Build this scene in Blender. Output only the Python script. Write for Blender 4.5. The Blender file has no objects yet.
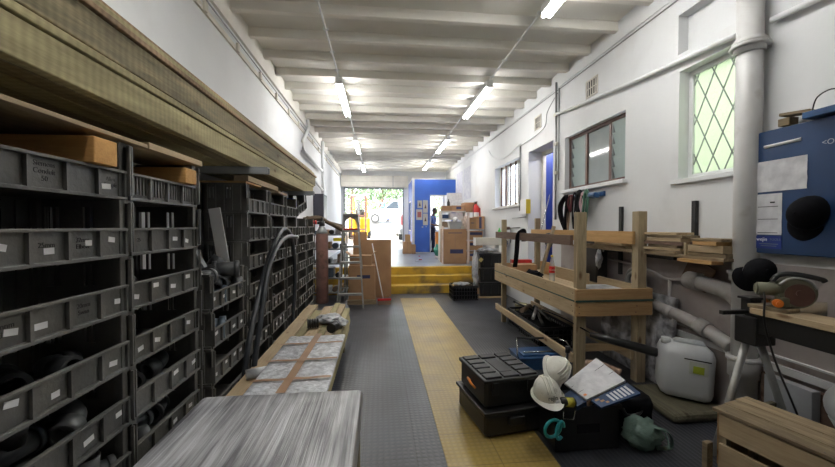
import bpy, bmesh, math, random
from mathutils import Vector, Matrix, Euler
random.seed(7)
SC = bpy.context.scene
COL = SC.collection
PI = math.pi
R = math.radians

# ------------------------------------------------------------------ materials
def _nodes(name):
    m = bpy.data.materials.new(name); m.use_nodes = True
    nt = m.node_tree
    return m, nt, nt.nodes['Principled BSDF']

def mat(name, col, col2=None, rough=.6, metal=0., scale=4., stretch=(1,1,1), bump=0., bscale=40., rnd=0., detail=4.,
        lo=.35, hi=.65, spec=.5, emit=None, estr=0., dirt=None, dscale=2., dlo=.5, dhi=.7):
    m, nt, b = _nodes(name); N, L = nt.nodes, nt.links
    b.inputs['Roughness'].default_value = rough
    b.inputs['Metallic'].default_value = metal
    b.inputs['Specular IOR Level'].default_value = spec
    tc = N.new('ShaderNodeTexCoord'); mp = N.new('ShaderNodeMapping'); mp.inputs['Scale'].default_value = stretch
    L.new(tc.outputs['Object'], mp.inputs['Vector'])
    oi = N.new('ShaderNodeObjectInfo')
    if rnd:
        add = N.new('ShaderNodeVectorMath'); add.operation = 'ADD'
        mul = N.new('ShaderNodeMath'); mul.operation = 'MULTIPLY'; mul.inputs[1].default_value = 37.
        L.new(oi.outputs['Random'], mul.inputs[0]); L.new(mp.outputs[0], add.inputs[0]); L.new(mul.outputs[0], add.inputs[1])
        vec = add.outputs[0]
    else: vec = mp.outputs[0]
    if col2 is None: col2 = tuple(c*.82 for c in col)
    no = N.new('ShaderNodeTexNoise'); no.inputs['Scale'].default_value = scale; no.inputs['Detail'].default_value = detail
    L.new(vec, no.inputs['Vector'])
    rp = N.new('ShaderNodeValToRGB'); rp.color_ramp.elements[0].position = lo; rp.color_ramp.elements[1].position = hi
    rp.color_ramp.elements[0].color = (*col2, 1); rp.color_ramp.elements[1].color = (*col, 1)
    L.new(no.outputs['Fac'], rp.inputs[0]); out = rp.outputs[0]
    if dirt is not None:
        n2 = N.new('ShaderNodeTexNoise'); n2.inputs['Scale'].default_value = dscale; n2.inputs['Detail'].default_value = 6
        L.new(tc.outputs['Object'], n2.inputs['Vector'])
        r2 = N.new('ShaderNodeValToRGB'); r2.color_ramp.elements[0].position = dlo; r2.color_ramp.elements[1].position = dhi
        L.new(n2.outputs['Fac'], r2.inputs[0])
        mx = N.new('ShaderNodeMix'); mx.data_type = 'RGBA'
        L.new(r2.outputs[0], mx.inputs['Factor']); L.new(out, mx.inputs['A']); mx.inputs['B'].default_value = (*dirt, 1)
        out = mx.outputs['Result']
    if rnd:
        hs = N.new('ShaderNodeHueSaturation'); mr = N.new('ShaderNodeMapRange')
        mr.inputs['To Min'].default_value = 1-rnd; mr.inputs['To Max'].default_value = 1+rnd
        L.new(oi.outputs['Random'], mr.inputs['Value']); L.new(mr.outputs[0], hs.inputs['Value']); L.new(out, hs.inputs['Color'])
        out = hs.outputs[0]
    L.new(out, b.inputs['Base Color'])
    if bump:
        n3 = N.new('ShaderNodeTexNoise'); n3.inputs['Scale'].default_value = bscale; n3.inputs['Detail'].default_value = 3
        L.new(vec, n3.inputs['Vector'])
        bp = N.new('ShaderNodeBump'); bp.inputs['Strength'].default_value = bump; bp.inputs['Distance'].default_value = .01
        L.new(n3.outputs['Fac'], bp.inputs['Height']); L.new(bp.outputs[0], b.inputs['Normal'])
    if emit is not None:
        b.inputs['Emission Color'].default_value = (*emit, 1); b.inputs['Emission Strength'].default_value = estr
    return m

def wood(name, c1, c2, axis='x', rough=.7, rnd=.12, knots=True, saw=0):
    """sawn timber, grain running along one axis of the object"""
    st = {'x': (.5, 6, 6), 'y': (6, .5, 6), 'z': (6, 6, .5)}[axis]
    m, nt, b = _nodes(name); N, L = nt.nodes, nt.links
    b.inputs['Roughness'].default_value = rough; b.inputs['Specular IOR Level'].default_value = .25
    tc = N.new('ShaderNodeTexCoord'); mp = N.new('ShaderNodeMapping'); mp.inputs['Scale'].default_value = st
    oi = N.new('ShaderNodeObjectInfo'); mul = N.new('ShaderNodeMath'); mul.operation = 'MULTIPLY'; mul.inputs[1].default_value = 53.
    add = N.new('ShaderNodeVectorMath')
    L.new(tc.outputs['Object'], mp.inputs['Vector']); L.new(oi.outputs['Random'], mul.inputs[0])
    L.new(mp.outputs[0], add.inputs[0]); L.new(mul.outputs[0], add.inputs[1])
    no = N.new('ShaderNodeTexNoise'); no.inputs['Scale'].default_value = 5.5; no.inputs['Detail'].default_value = 9; no.inputs['Distortion'].default_value = .8
    L.new(add.outputs[0], no.inputs['Vector'])
    n2 = N.new('ShaderNodeTexNoise'); n2.inputs['Scale'].default_value = 26; n2.inputs['Detail'].default_value = 5
    L.new(add.outputs[0], n2.inputs['Vector'])
    rp = N.new('ShaderNodeValToRGB'); e = rp.color_ramp.elements; e[0].position = .33; e[1].position = .68
    e[0].color = (*c2, 1); e[1].color = (*c1, 1)
    mm = N.new('ShaderNodeMath'); mm.operation = 'MULTIPLY_ADD'; mm.inputs[1].default_value = .35
    L.new(n2.outputs['Fac'], mm.inputs[0]); 
    m3 = N.new('ShaderNodeMath'); m3.operation = 'MULTIPLY'; m3.inputs[1].default_value = .65
    L.new(no.outputs['Fac'], m3.inputs[0]); L.new(m3.outputs[0], mm.inputs[2]); L.new(mm.outputs[0], rp.inputs[0])
    out = rp.outputs[0]
    if knots:
        mk = N.new('ShaderNodeMapping'); mk.inputs['Scale'].default_value = tuple(1.6 if s < 1 else 5 for s in st)
        L.new(add.outputs[0], mk.inputs['Vector'])
        mk2 = N.new('ShaderNodeMapping'); mk2.inputs['Scale'].default_value = tuple(3 if s < 1 else 7 for s in st); L.new(tc.outputs['Object'], mk2.inputs['Vector'])
        vo = N.new('ShaderNodeTexVoronoi'); vo.inputs['Scale'].default_value = 1.; L.new(mk2.outputs[0], vo.inputs['Vector'])
        r2 = N.new('ShaderNodeValToRGB'); r2.color_ramp.elements[0].position = .06; r2.color_ramp.elements[1].position = .16
        r2.color_ramp.elements[0].color = (.45, .35, .3, 1); r2.color_ramp.elements[1].color = (1, 1, 1, 1)
        L.new(vo.outputs['Distance'], r2.inputs[0])
        mx = N.new('ShaderNodeMix'); mx.data_type = 'RGBA'; mx.blend_type = 'MULTIPLY'; mx.inputs['Factor'].default_value = 1
        L.new(out, mx.inputs['A']); L.new(r2.outputs[0], mx.inputs['B']); out = mx.outputs['Result']
    if saw:   # saw marks across the grain, and a large dark mould stain
        wv = N.new('ShaderNodeTexWave'); wv.bands_direction = 'Y'; wv.inputs['Scale'].default_value = 9.; wv.inputs['Distortion'].default_value = 3.; wv.inputs['Detail'].default_value = 2
        L.new(tc.outputs['Object'], wv.inputs['Vector'])
        m5 = N.new('ShaderNodeMapRange'); m5.inputs['To Min'].default_value = 1-saw*.55; m5.inputs['To Max'].default_value = 1.; L.new(wv.outputs['Fac'], m5.inputs['Value'])
        n5 = N.new('ShaderNodeTexNoise'); n5.inputs['Scale'].default_value = 1.; n5.inputs['Detail'].default_value = 7
        mp5 = N.new('ShaderNodeMapping'); mp5.inputs['Scale'].default_value = (5, 1.3, 9); L.new(tc.outputs['Object'], mp5.inputs['Vector']); L.new(mp5.outputs[0], n5.inputs['Vector'])
        m6 = N.new('ShaderNodeMapRange'); m6.inputs['From Min'].default_value = .42; m6.inputs['From Max'].default_value = .62; m6.inputs['To Min'].default_value = 1.; m6.inputs['To Max'].default_value = 1-saw*1.3; L.new(n5.outputs['Fac'], m6.inputs['Value'])
        m7 = N.new('ShaderNodeMath'); m7.operation = 'MULTIPLY'; L.new(m5.outputs[0], m7.inputs[0]); L.new(m6.outputs[0], m7.inputs[1])
        h5 = N.new('ShaderNodeHueSaturation'); L.new(m7.outputs[0], h5.inputs['Value']); L.new(out, h5.inputs['Color']); out = h5.outputs[0]
    hs = N.new('ShaderNodeHueSaturation'); mr = N.new('ShaderNodeMapRange')
    mr.inputs['To Min'].default_value = 1-rnd; mr.inputs['To Max'].default_value = 1+rnd
    L.new(oi.outputs['Random'], mr.inputs['Value']); L.new(mr.outputs[0], hs.inputs['Value']); L.new(out, hs.inputs['Color'])
    L.new(hs.outputs[0], b.inputs['Base Color'])
    bp = N.new('ShaderNodeBump'); bp.inputs['Strength'].default_value = .25; bp.inputs['Distance'].default_value = .004
    L.new(n2.outputs['Fac'], bp.inputs['Height']); L.new(bp.outputs[0], b.inputs['Normal'])
    return m

def glass(name, col=(1, 1, 1), rough=.02, alpha=.25):
    m, nt, b = _nodes(name); N, L = nt.nodes, nt.links
    b.inputs['Base Color'].default_value = (*col, 1); b.inputs['Roughness'].default_value = rough
    b.inputs['Alpha'].default_value = alpha
    return m

def translucent(name, col, fac=.5, bump=0., bscale=30):
    m, nt, b = _nodes(name); N, L = nt.nodes, nt.links
    b.inputs['Base Color'].default_value = (*col, 1); b.inputs['Roughness'].default_value = .15
    tr = N.new('ShaderNodeBsdfTranslucent'); tr.inputs['Color'].default_value = (*col, 1)
    mx = N.new('ShaderNodeMixShader'); mx.inputs[0].default_value = fac
    L.new(b.outputs[0], mx.inputs[1]); L.new(tr.outputs[0], mx.inputs[2]); L.new(mx.outputs[0], N['Material Output'].inputs['Surface'])
    if bump:
        tc = N.new('ShaderNodeTexCoord'); no = N.new('ShaderNodeTexNoise'); no.inputs['Scale'].default_value = bscale
        L.new(tc.outputs['Object'], no.inputs['Vector'])
        bp = N.new('ShaderNodeBump'); bp.inputs['Strength'].default_value = bump; bp.inputs['Distance'].default_value = .02
        L.new(no.outputs['Fac'], bp.inputs['Height']); L.new(bp.outputs[0], b.inputs['Normal'])
    return m

def plastic_wrap(name, col, col2, stretch=(18, 1, 3), scale=3., bump=.8):
    m, nt, b = _nodes(name); N, L = nt.nodes, nt.links
    b.inputs['Roughness'].default_value = .28; b.inputs['Specular IOR Level'].default_value = .6
    tc = N.new('ShaderNodeTexCoord'); mp = N.new('ShaderNodeMapping'); mp.inputs['Scale'].default_value = stretch
    L.new(tc.outputs['Object'], mp.inputs['Vector'])
    no = N.new('ShaderNodeTexNoise'); no.inputs['Scale'].default_value = scale; no.inputs['Detail'].default_value = 6; no.inputs['Distortion'].default_value = .5
    L.new(mp.outputs[0], no.inputs['Vector'])
    rp = N.new('ShaderNodeValToRGB'); rp.color_ramp.elements[0].position = .40; rp.color_ramp.elements[1].position = .62
    rp.color_ramp.elements[0].color = (*col2, 1); rp.color_ramp.elements[1].color = (*col, 1)
    nb = N.new('ShaderNodeTexNoise'); nb.inputs['Scale'].default_value = scale*.9; nb.inputs['Detail'].default_value = 3
    mb = N.new('ShaderNodeMapping'); mb.inputs['Scale'].default_value = tuple(max(1, s*.12) for s in stretch); L.new(tc.outputs['Object'], mb.inputs['Vector']); L.new(mb.outputs[0], nb.inputs['Vector'])
    ad = N.new('ShaderNodeMath'); ad.operation = 'ADD'; L.new(no.outputs['Fac'], ad.inputs[0]); L.new(nb.outputs['Fac'], ad.inputs[1])
    hf = N.new('ShaderNodeMath'); hf.operation = 'MULTIPLY'; hf.inputs[1].default_value = .5; L.new(ad.outputs[0], hf.inputs[0])
    L.new(hf.outputs[0], rp.inputs[0]); L.new(rp.outputs[0], b.inputs['Base Color'])
    bp = N.new('ShaderNodeBump'); bp.inputs['Strength'].default_value = bump; bp.inputs['Distance'].default_value = .012
    L.new(hf.outputs[0], bp.inputs['Height']); L.new(bp.outputs[0], b.inputs['Normal'])
    return m

MT = {}
MT['wall'] = mat('white_wall_paint', (.70, .71, .72), (.64, .65, .66), rough=.7, scale=1.3, bump=.12, bscale=25, dirt=(.50, .49, .47), dscale=1.1, dlo=.6, dhi=.85)
MT['ceil'] = mat('ceiling_paint', (.74, .725, .68), (.68, .665, .62), rough=.8, scale=2)
MT['rib'] = mat('ceiling_rib_paint', (.80, .78, .73), (.74, .715, .66), rough=.75, scale=3)
MT['white'] = mat('white_gloss_paint', (.74, .75, .76), (.66, .67, .68), rough=.4, scale=3, dirt=(.4, .38, .35), dscale=3, dlo=.6, dhi=.85)
MT['cream'] = mat('cream_paint', (.68, .65, .58), (.58, .55, .48), rough=.6, scale=4)
MT['batten'] = mat('lamp_batten_metal', (.7, .7, .7), rough=.4)
MT['tube'] = mat('lit_tube', (.95, .97, 1), rough=.4, emit=(1., .985, .95), estr=54)
MT['crate'] = mat('dark_crate_plastic', (.105, .106, .100), (.066, .067, .063), rough=.42, scale=8, bump=.2, bscale=60, rnd=.18, dirt=(.14, .13, .115), dscale=5, dlo=.45, dhi=.8)
MT['sticker'] = mat('white_sticker', (.9, .9, .9), rough=.5)
MT['ink'] = mat('black_marker_ink', (.008, .008, .008), rough=.5)
MT['black'] = mat('black_plastic', (.014, .014, .015), rough=.35, scale=5, bump=.1)
MT['blackmatt'] = mat('black_fabric', (.008, .008, .010), rough=.95, scale=30, bump=.3, spec=.1)
MT['rubber'] = mat('dark_rubber_hose', (.03, .034, .04), rough=.28, scale=6)
MT['grey'] = mat('grey_metal', (.30, .31, .31), (.22, .23, .23), rough=.45, metal=.4, scale=6)
MT['alu'] = mat('worn_aluminium', (.42, .42, .40), (.30, .30, .29), rough=.45, metal=.5, scale=8)
MT['chrome'] = mat('bare_steel', (.6, .6, .6), rough=.2, metal=1.)
MT['steelarm'] = mat('painted_steel_arm', (.36, .38, .40), (.30, .31, .33), rough=.5, scale=4)
MT['brownframe'] = mat('brown_window_paint', (.115, .055, .04), (.08, .036, .027), rough=.45, scale=8)
MT['blue'] = mat('blue_booth_paint', (.035, .12, .50), (.03, .10, .43), rough=.45, scale=2)
MT['navy'] = mat('navy_cabinet_paint', (.014, .045, .125), (.011, .036, .10), rough=.4, scale=3)
MT['bluedark'] = mat('deep_blue_room_paint', (.012, .035, .22), (.01, .026, .17), rough=.5, scale=2)
MT['paper'] = mat('white_paper', (.66, .66, .68), (.52, .52, .55), rough=.7, scale=14, bump=.5, bscale=14)
MT['cardboard'] = mat('brown_cardboard', (.40, .235, .125), (.33, .19, .10), rough=.8, scale=3, rnd=.1)
MT['tape'] = mat('navy_print', (.03, .035, .11), rough=.6)
MT['yellow'] = mat('yellow_step_paint', (.55, .35, .03), (.42, .26, .025), rough=.6, scale=3, dirt=(.10, .075, .05), dscale=2.2, dlo=.5, dhi=.68)
MT['red'] = mat('red_paint', (.55, .02, .02), rough=.35)
MT['orange'] = mat('orange_plastic', (.85, .24, .03), rough=.4)
MT['jerry'] = mat('white_hdpe', (.62, .64, .66), (.52, .54, .56), rough=.35, scale=3, bump=.1, bscale=8, dirt=(.3, .29, .27), dscale=4, dlo=.6, dhi=.9)
MT['pipe'] = mat('white_pvc', (.60, .60, .60), (.50, .49, .48), rough=.4, scale=3, dirt=(.25, .21, .17), dscale=5, dlo=.58, dhi=.85)
MT['pipedirty'] = mat('grimy_pvc', (.42, .405, .39), (.32, .30, .29), rough=.5, scale=3, dirt=(.16, .12, .09), dscale=6, dlo=.52, dhi=.8)
MT['mottled'] = mat('mottled_roller', (.30, .20, .14), (.10, .06, .05), rough=.8, scale=30)
MT['hat'] = mat('white_helmet_shell', (.76, .75, .68), (.64, .63, .56), rough=.3, scale=8, dirt=(.2, .19, .16), dscale=12, dlo=.58, dhi=.8)
MT['cyan'] = mat('turquoise_plastic', (.03, .34, .38), rough=.35)
MT['greenbag'] = translucent('pale_green_film', (.20, .30, .26), .3, bump=.8, bscale=25)
MT['bluetool'] = mat('blue_tool_paint', (.03, .09, .22), (.02, .06, .15), rough=.3, scale=8)
MT['cyl'] = mat('rusty_red_cylinder', (.30, .15, .12), (.20, .10, .08), rough=.5, scale=5, dirt=(.12, .07, .05), dscale=7)
MT['skin'] = mat('skin', (.16, .08, .05), rough=.5)
MT['shirtblue'] = mat('blue_shirt', (.10, .16, .42), rough=.8)
MT['trouser'] = mat('dark_trousers', (.03, .04, .10), rough=.9)
MT['hair'] = mat('black_hair', (.01, .009, .008), rough=.8)
MT['leaf'] = mat('green_foliage', (.28, .38, .20), (.16, .24, .12), rough=.6, scale=6, rnd=.2)
MT['bark'] = mat('tree_bark', (.12, .08, .05), (.07, .05, .03), rough=.9, scale=12, bump=.5)
MT['concrete'] = mat('pale_driveway_concrete', (.62, .60, .57), (.52, .50, .47), rough=.85, scale=1.5)
MT['forkyellow'] = mat('yellow_forklift_paint', (.75, .42, .02), rough=.4)
MT['carwhite'] = mat('white_car_paint', (.75, .75, .76), rough=.25)
MT['carglass'] = mat('dark_car_glass', (.03, .04, .05), rough=.1)
MT['tyre'] = mat('tyre_rubber', (.03, .03, .03), rough=.8)
MT['bag'] = plastic_wrap('clear_bag', (.55, .57, .6), (.22, .23, .25), (1, 1, 1), 9.)
MT['wrap'] = plastic_wrap('stretch_film', (.58, .585, .61), (.11, .11, .12), (26, .8, 5), 2.2, 1.)  # pale streaks carry the film's white highlights in the base colour
MT['bubble'] = plastic_wrap('bubble_film', (.74, .76, .80), (.36, .37, .40), (1, 1, 1), 26., 1.)
MT['foil'] = plastic_wrap('shiny_film', (.55, .56, .60), (.12, .12, .13), (1.2, 1.2, 1.2), 9., 1.)  # highlights on the crinkled film are painted into its pale tone
MT['browntape'] = mat('brown_parcel_tape', (.34, .20, .11), rough=.4)
MT['greenstrap'] = mat('green_strap', (.02, .06, .045), rough=.5)
MT['frost'] = translucent('textured_window_glass', (.62, .66, .54), .68, bump=.9, bscale=60)
MT['louvre'] = translucent('louvre_glass', (.46, .52, .50), .35, bump=.3)
MT['pane'] = mat('dim_pane_glass', (.30, .33, .33), (.27, .30, .30), rough=.06)
MT['lumber'] = wood('treated_timber', (.52, .455, .25), (.36, .31, .165), 'y', saw=.30)
MT['lumberpink'] = wood('pinkish_timber', (.55, .37, .22), (.38, .26, .15), 'y', saw=.45)
MT['lumberold'] = wood('weathered_timber', (.43, .35, .20), (.19, .17, .11), 'y', saw=.35)
MT['pine_x'] = wood('pine_x', (.46, .33, .19), (.31, .21, .11), 'x')
MT['pine_y'] = wood('pine_y', (.50, .39, .25), (.36, .27, .165), 'y')  # paler than the other pine; door light on the bench put into colour
MT['pine_z'] = wood('pine_z', (.42, .34, .22), (.26, .20, .125), 'z')
MT['brown_y'] = wood('brown_board_y', (.20, .13, .10), (.12, .08, .06), 'y')
MT['orange_y'] = wood('orange_board_y', (.52, .32, .14), (.38, .22, .09), 'y')
MT['orange_x'] = wood('orange_board_x', (.42, .27, .135), (.30, .18, .085), 'x')
MT['orangeblock'] = wood('orange_pine_block', (.66, .38, .14), (.50, .26, .08), 'x')
MT['old_x'] = wood('old_board_x', (.30, .23, .14), (.14, .10, .06), 'x', rnd=.2)
MT['old_y'] = wood('old_board_y', (.32, .25, .155), (.15, .11, .07), 'y', rnd=.2)
MT['greenwood_y'] = wood('mossy_board_y', (.11, .10, .065), (.055, .05, .035), 'y')
MT['sawgrn'] = mat('grey_green_tool', (.17, .17, .115), (.12, .12, .08), rough=.45, scale=8)
MT['brownwood'] = mat('brown_wrap', (.22, .15, .10), rough=.7)

def floor_mat(name, base, base2, kind, off=(0, 0)):
    """PVC tiles: studded or ribbed, seams every 0.35 m"""
    m, nt, b = _nodes(name); N, L = nt.nodes, nt.links
    b.inputs['Roughness'].default_value = .36; b.inputs['Specular IOR Level'].default_value = .5
    tc = N.new('ShaderNodeTexCoord')
    no = N.new('ShaderNodeTexNoise'); no.inputs['Scale'].default_value = 1.7; no.inputs['Detail'].default_value = 8
    L.new(tc.outputs['Object'], no.inputs['Vector'])
    rp = N.new('ShaderNodeValToRGB'); rp.color_ramp.elements[0].position = .35; rp.color_ramp.elements[1].position = .65
    rp.color_ramp.elements[0].color = (*base2, 1); rp.color_ramp.elements[1].color = (*base, 1)
    L.new(no.outputs['Fac'], rp.inputs[0])
    def wave(axis, freq, o=0.):
        s = N.new('ShaderNodeSeparateXYZ'); L.new(tc.outputs['Object'], s.inputs[0])
        a = N.new('ShaderNodeMath'); a.operation = 'MULTIPLY_ADD'; a.inputs[1].default_value = freq; a.inputs[2].default_value = o
        L.new(s.outputs[axis], a.inputs[0])
        f = N.new('ShaderNodeMath'); f.operation = 'FRACT'; L.new(a.outputs[0], f.inputs[0])
        c = N.new('ShaderNodeMath'); c.operation = 'SUBTRACT'; L.new(f.outputs[0], c.inputs[0]); c.inputs[1].default_value = .5
        d = N.new('ShaderNodeMath'); d.operation = 'ABSOLUTE'; L.new(c.outputs[0], d.inputs[0])
        return d.outputs[0]
    def op(o, a, c):
        n = N.new('ShaderNodeMath'); n.operation = o
        for i, v in enumerate((a, c)):
            if isinstance(v, (int, float)): n.inputs[i].default_value = v
            else: L.new(v, n.inputs[i])
        return n.outputs[0]
    if kind == 'stud':
        h = op('SUBTRACT', 1, op('MINIMUM', op('MULTIPLY', op('ADD', op('POWER', wave(0, 25), 2), op('POWER', wave(1, 25), 2)), 5.), 1))
    else:
        h = op('SUBTRACT', 1, op('MINIMUM', op('MULTIPLY', wave(0, 30), 3.), 1))
    seam = op('MAXIMUM', op('GREATER_THAN', wave(0, 1/.35, off[0]), .489), op('GREATER_THAN', wave(1, 1/.35, off[1]), .489))
    h2 = op('SUBTRACT', h, op('MULTIPLY', seam, 1.5))
    bp = N.new('ShaderNodeBump'); bp.inputs['Strength'].default_value = .32; bp.inputs['Distance'].default_value = .004
    L.new(h2, bp.inputs['Height']); L.new(bp.outputs[0], b.inputs['Normal'])
    mx = N.new('ShaderNodeMix'); mx.data_type = 'RGBA'; mx.blend_type = 'MULTIPLY'
    L.new(op('MAXIMUM', op('MULTIPLY', seam, .55), op('MULTIPLY', op('SUBTRACT', 1, h), .22)), mx.inputs['Factor'])
    L.new(rp.outputs[0], mx.inputs['A']); mx.inputs['B'].default_value = (.25, .22, .2, 1)
    L.new(mx.outputs['Result'], b.inputs['Base Color'])
    n4 = N.new('ShaderNodeTexNoise'); n4.inputs['Scale'].default_value = 3.; L.new(tc.outputs['Object'], n4.inputs['Vector'])
    mr = N.new('ShaderNodeMapRange'); mr.inputs['To Min'].default_value = .27; mr.inputs['To Max'].default_value = .42
    L.new(n4.outputs['Fac'], mr.inputs['Value']); L.new(mr.outputs[0], b.inputs['Roughness'])
    return m
MT['floor'] = floor_mat('dark_studded_tiles', (.078, .084, .100), (.050, .053, .064), 'stud')
MT['floorrib'] = floor_mat('dark_ribbed_tiles', (.042, .045, .055), (.026, .028, .034), 'rib')
MT['floory'] = floor_mat('yellow_studded_tiles', (.44, .31, .07), (.30, .22, .08), 'stud')
MT['floorup'] = mat('blue_grey_floor_paint', (.22, .25, .30), (.16, .18, .22), rough=.3, scale=2)

# ------------------------------------------------------------------ mesh builder
def frame_from(d):
    d = Vector(d).normalized()
    up = Vector((0, 0, 1)) if abs(d.z) < .95 else Vector((1, 0, 0))
    x = up.cross(d).normalized(); y = d.cross(x)
    return x, y, d

class MB:
    def __init__(s): s.bm = bmesh.new(); s.mi = 0; s.n = 0
    def _fin(s, faces, smooth):
        for f in faces: f.material_index = s.mi; f.smooth = smooth
    def box(s, c, d, rot=None, bev=0., piv=None):
        M = Matrix.Translation(Vector(c))
        if rot is not None:
            E_ = Euler(rot).to_matrix().to_4x4()
            if piv is not None: M = Matrix.Translation(Vector(piv)) @ E_ @ Matrix.Translation(Vector(c)-Vector(piv))
            else: M = M @ E_
        r = bmesh.ops.create_cube(s.bm, size=1, matrix=M @ Matrix.Diagonal((*d, 1)))
        vs = r['verts']; fs = list({f for v in vs for f in v.link_faces})
        s._fin(fs, False)
        if bev:
            es = list({e for v in vs for e in v.link_edges})
            o = bmesh.ops.bevel(s.bm, geom=es, offset=bev, segments=2, affect='EDGES', profile=.5)
            s._fin(o['faces'], False)
        return s
    def span(s, a, b, bev=0.):
        c = [(a[i]+b[i])/2 for i in range(3)]; d = [abs(b[i]-a[i]) for i in range(3)]
        return s.box(c, d, bev=bev)
    def beam(s, p0, p1, w, h, bev=0., roll=0.):
        p0, p1 = Vector(p0), Vector(p1); x, y, z = frame_from(p1-p0)
        M = Matrix((x, y, z)).transposed().to_4x4(); M.translation = (p0+p1)/2
        M = M @ Matrix.Rotation(roll, 4, 'Z')
        r = bmesh.ops.create_cube(s.bm, size=1, matrix=M @ Matrix.Diagonal((w, h, (p1-p0).length, 1)))
        vs = r['verts']; s._fin(list({f for v in vs for f in v.link_faces}), False)
        if bev:
            o = bmesh.ops.bevel(s.bm, geom=list({e for v in vs for e in v.link_edges}), offset=bev, segments=1, affect='EDGES'); s._fin(o['faces'], False)
        return s
    def ring(s, c, x, y, r, n, ry=None):
        ry = r if ry is None else ry
        return [s.bm.verts.new(Vector(c)+x*(r*math.cos(2*PI*i/n))+y*(ry*math.sin(2*PI*i/n))) for i in range(n)]
    def _bridge(s, a, b, smooth=True):
        n = len(a); fs = []
        for i in range(n):
            fs.append(s.bm.faces.new((a[i], a[(i+1) % n], b[(i+1) % n], b[i])))
        s._fin(fs, smooth)
    def cyl(s, p0, p1, r0, r1=None, n=16, cap=True):
        r1 = r0 if r1 is None else r1
        p0, p1 = Vector(p0), Vector(p1); x, y, z = frame_from(p1-p0)
        a = s.ring(p0, x, y, r0, n); b = s.ring(p1, x, y, r1, n); s._bridge(a, b)
        if cap: s._fin([s.bm.faces.new(list(reversed(a))), s.bm.faces.new(b)], False)
        return s
    def tube(s, pts, r, n=10, cap=True, flat=1.):
        pts = [Vector(p) for p in pts]; rs = r if isinstance(r, (list, tuple)) else [r]*len(pts)
        x, y, z = frame_from(pts[1]-pts[0]); prev = None; first = None
        for i, p in enumerate(pts):
            t = (pts[min(i+1, len(pts)-1)]-pts[max(i-1, 0)]).normalized()
            x = (x - t*x.dot(t)).normalized(); y = t.cross(x)
            rg = s.ring(p, x, y, rs[i], n, rs[i]*flat)
            if prev: s._bridge(prev, rg)
            else: first = rg
            prev = rg
        if cap: s._fin([s.bm.faces.new(list(reversed(first))), s.bm.faces.new(prev)], False)
        return s
    def hollow(s, p0, p1, r, ri, n=20):
        p0, p1 = Vector(p0), Vector(p1); x, y, z = frame_from(p1-p0)
        a = s.ring(p0, x, y, r, n); b = s.ring(p1, x, y, r, n); c = s.ring(p1, x, y, ri, n); d = s.ring(p0, x, y, ri, n)
        s._bridge(a, b); s._bridge(b, c, False); s._bridge(c, d); s._bridge(d, a, False)
        return s
    def lathe(s, prof, o=(0, 0, 0), ax=(0, 0, 1), n=24, sq=1.):
        x, y, z = frame_from(ax); prev = None; o = Vector(o)
        for (r, h) in prof:
            rg = s.ring(o+z*h, x, y, max(r, 1e-4), n, max(r, 1e-4)*sq)
            if prev: s._bridge(prev, rg)
            else: s._fin([s.bm.faces.new(list(reversed(rg)))], False)
            prev = rg
        s._fin([s.bm.faces.new(prev)], False)
        return s
    def ball(s, c, r, n=16, m=10, rot=None):
        r = (r, r, r) if isinstance(r, (int, float)) else r
        M = Matrix.Translation(Vector(c))
        if rot: M = M @ Euler(rot).to_matrix().to_4x4()
        o = bmesh.ops.create_uvsphere(s.bm, u_segments=n, v_segments=m, radius=1, matrix=M @ Matrix.Diagonal((*r, 1)))
        s._fin(list({f for v in o['verts'] for f in v.link_faces}), True)
        return s
    def poly(s, pts, smooth=False):
        f = s.bm.faces.new([s.bm.verts.new(Vector(p)) for p in pts]); s._fin([f], smooth); return s
    def prism(s, pts, ext):
        ext = Vector(ext); a = [s.bm.verts.new(Vector(p)) for p in pts]; b = [s.bm.verts.new(v.co+ext) for v in a]
        s._fin([s.bm.faces.new(list(reversed(a))), s.bm.faces.new(b)], False)
        s._bridge(a, b, False)
        return s
    def grid(s, fn, nu, nv, smooth=True):
        vs = [[s.bm.verts.new(Vector(fn(u/nu, v/nv))) for v in range(nv+1)] for u in range(nu+1)]
        fs = [s.bm.faces.new((vs[u][v], vs[u+1][v], vs[u+1][v+1], vs[u][v+1])) for u in range(nu) for v in range(nv)]
        s._fin(fs, smooth); return s
    def torus(s, c, x, y, R_, r, n=28, m=8, a0=0, a1=2*PI):
        c = Vector(c); x = Vector(x); y = Vector(y)
        full = abs(a1-a0-2*PI) < 1e-6
        pts = [c+x*(R_*math.cos(a0+(a1-a0)*i/n))+y*(R_*math.sin(a0+(a1-a0)*i/n)) for i in range(n+1)]
        return s.tube(pts, r, m, cap=not full)
    def mesh(s, me_):
        s.bm.from_mesh(me_); return s
    def build(s, name, m, parent=None, off=None, keep=False):
        bmesh.ops.recalc_face_normals(s.bm, faces=s.bm.faces)
        if off is None: off = wloc(parent)
        if parent is None and not keep:
            off = off if any(off) else base_of(s.bm)
        bmesh.ops.translate(s.bm, vec=-Vector(off), verts=s.bm.verts)
        me = bpy.data.meshes.new(name); s.bm.to_mesh(me); s.bm.free()
        for k in (m if isinstance(m, (list, tuple)) else [m]): me.materials.append(MT[k] if isinstance(k, str) else k)
        o = bpy.data.objects.new(name, me); COL.objects.link(o)
        if parent is not None: o.parent = parent
        else: o.location = off
        return o

def base_of(bm):
    xs = [v.co for v in bm.verts]
    return Vector(((min(v.x for v in xs)+max(v.x for v in xs))/2, (min(v.y for v in xs)+max(v.y for v in xs))/2, min(v.z for v in xs)))

def wloc(o):
    v = Vector((0, 0, 0))
    while o is not None: v += Vector(o.location); o = o.parent
    return v

def tag(o, label=None, cat=None, group=None, kind=None):
    if label: o['label'] = label
    if cat: o['category'] = cat
    if group: o['group'] = group
    if kind: o['kind'] = kind
    return o

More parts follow.
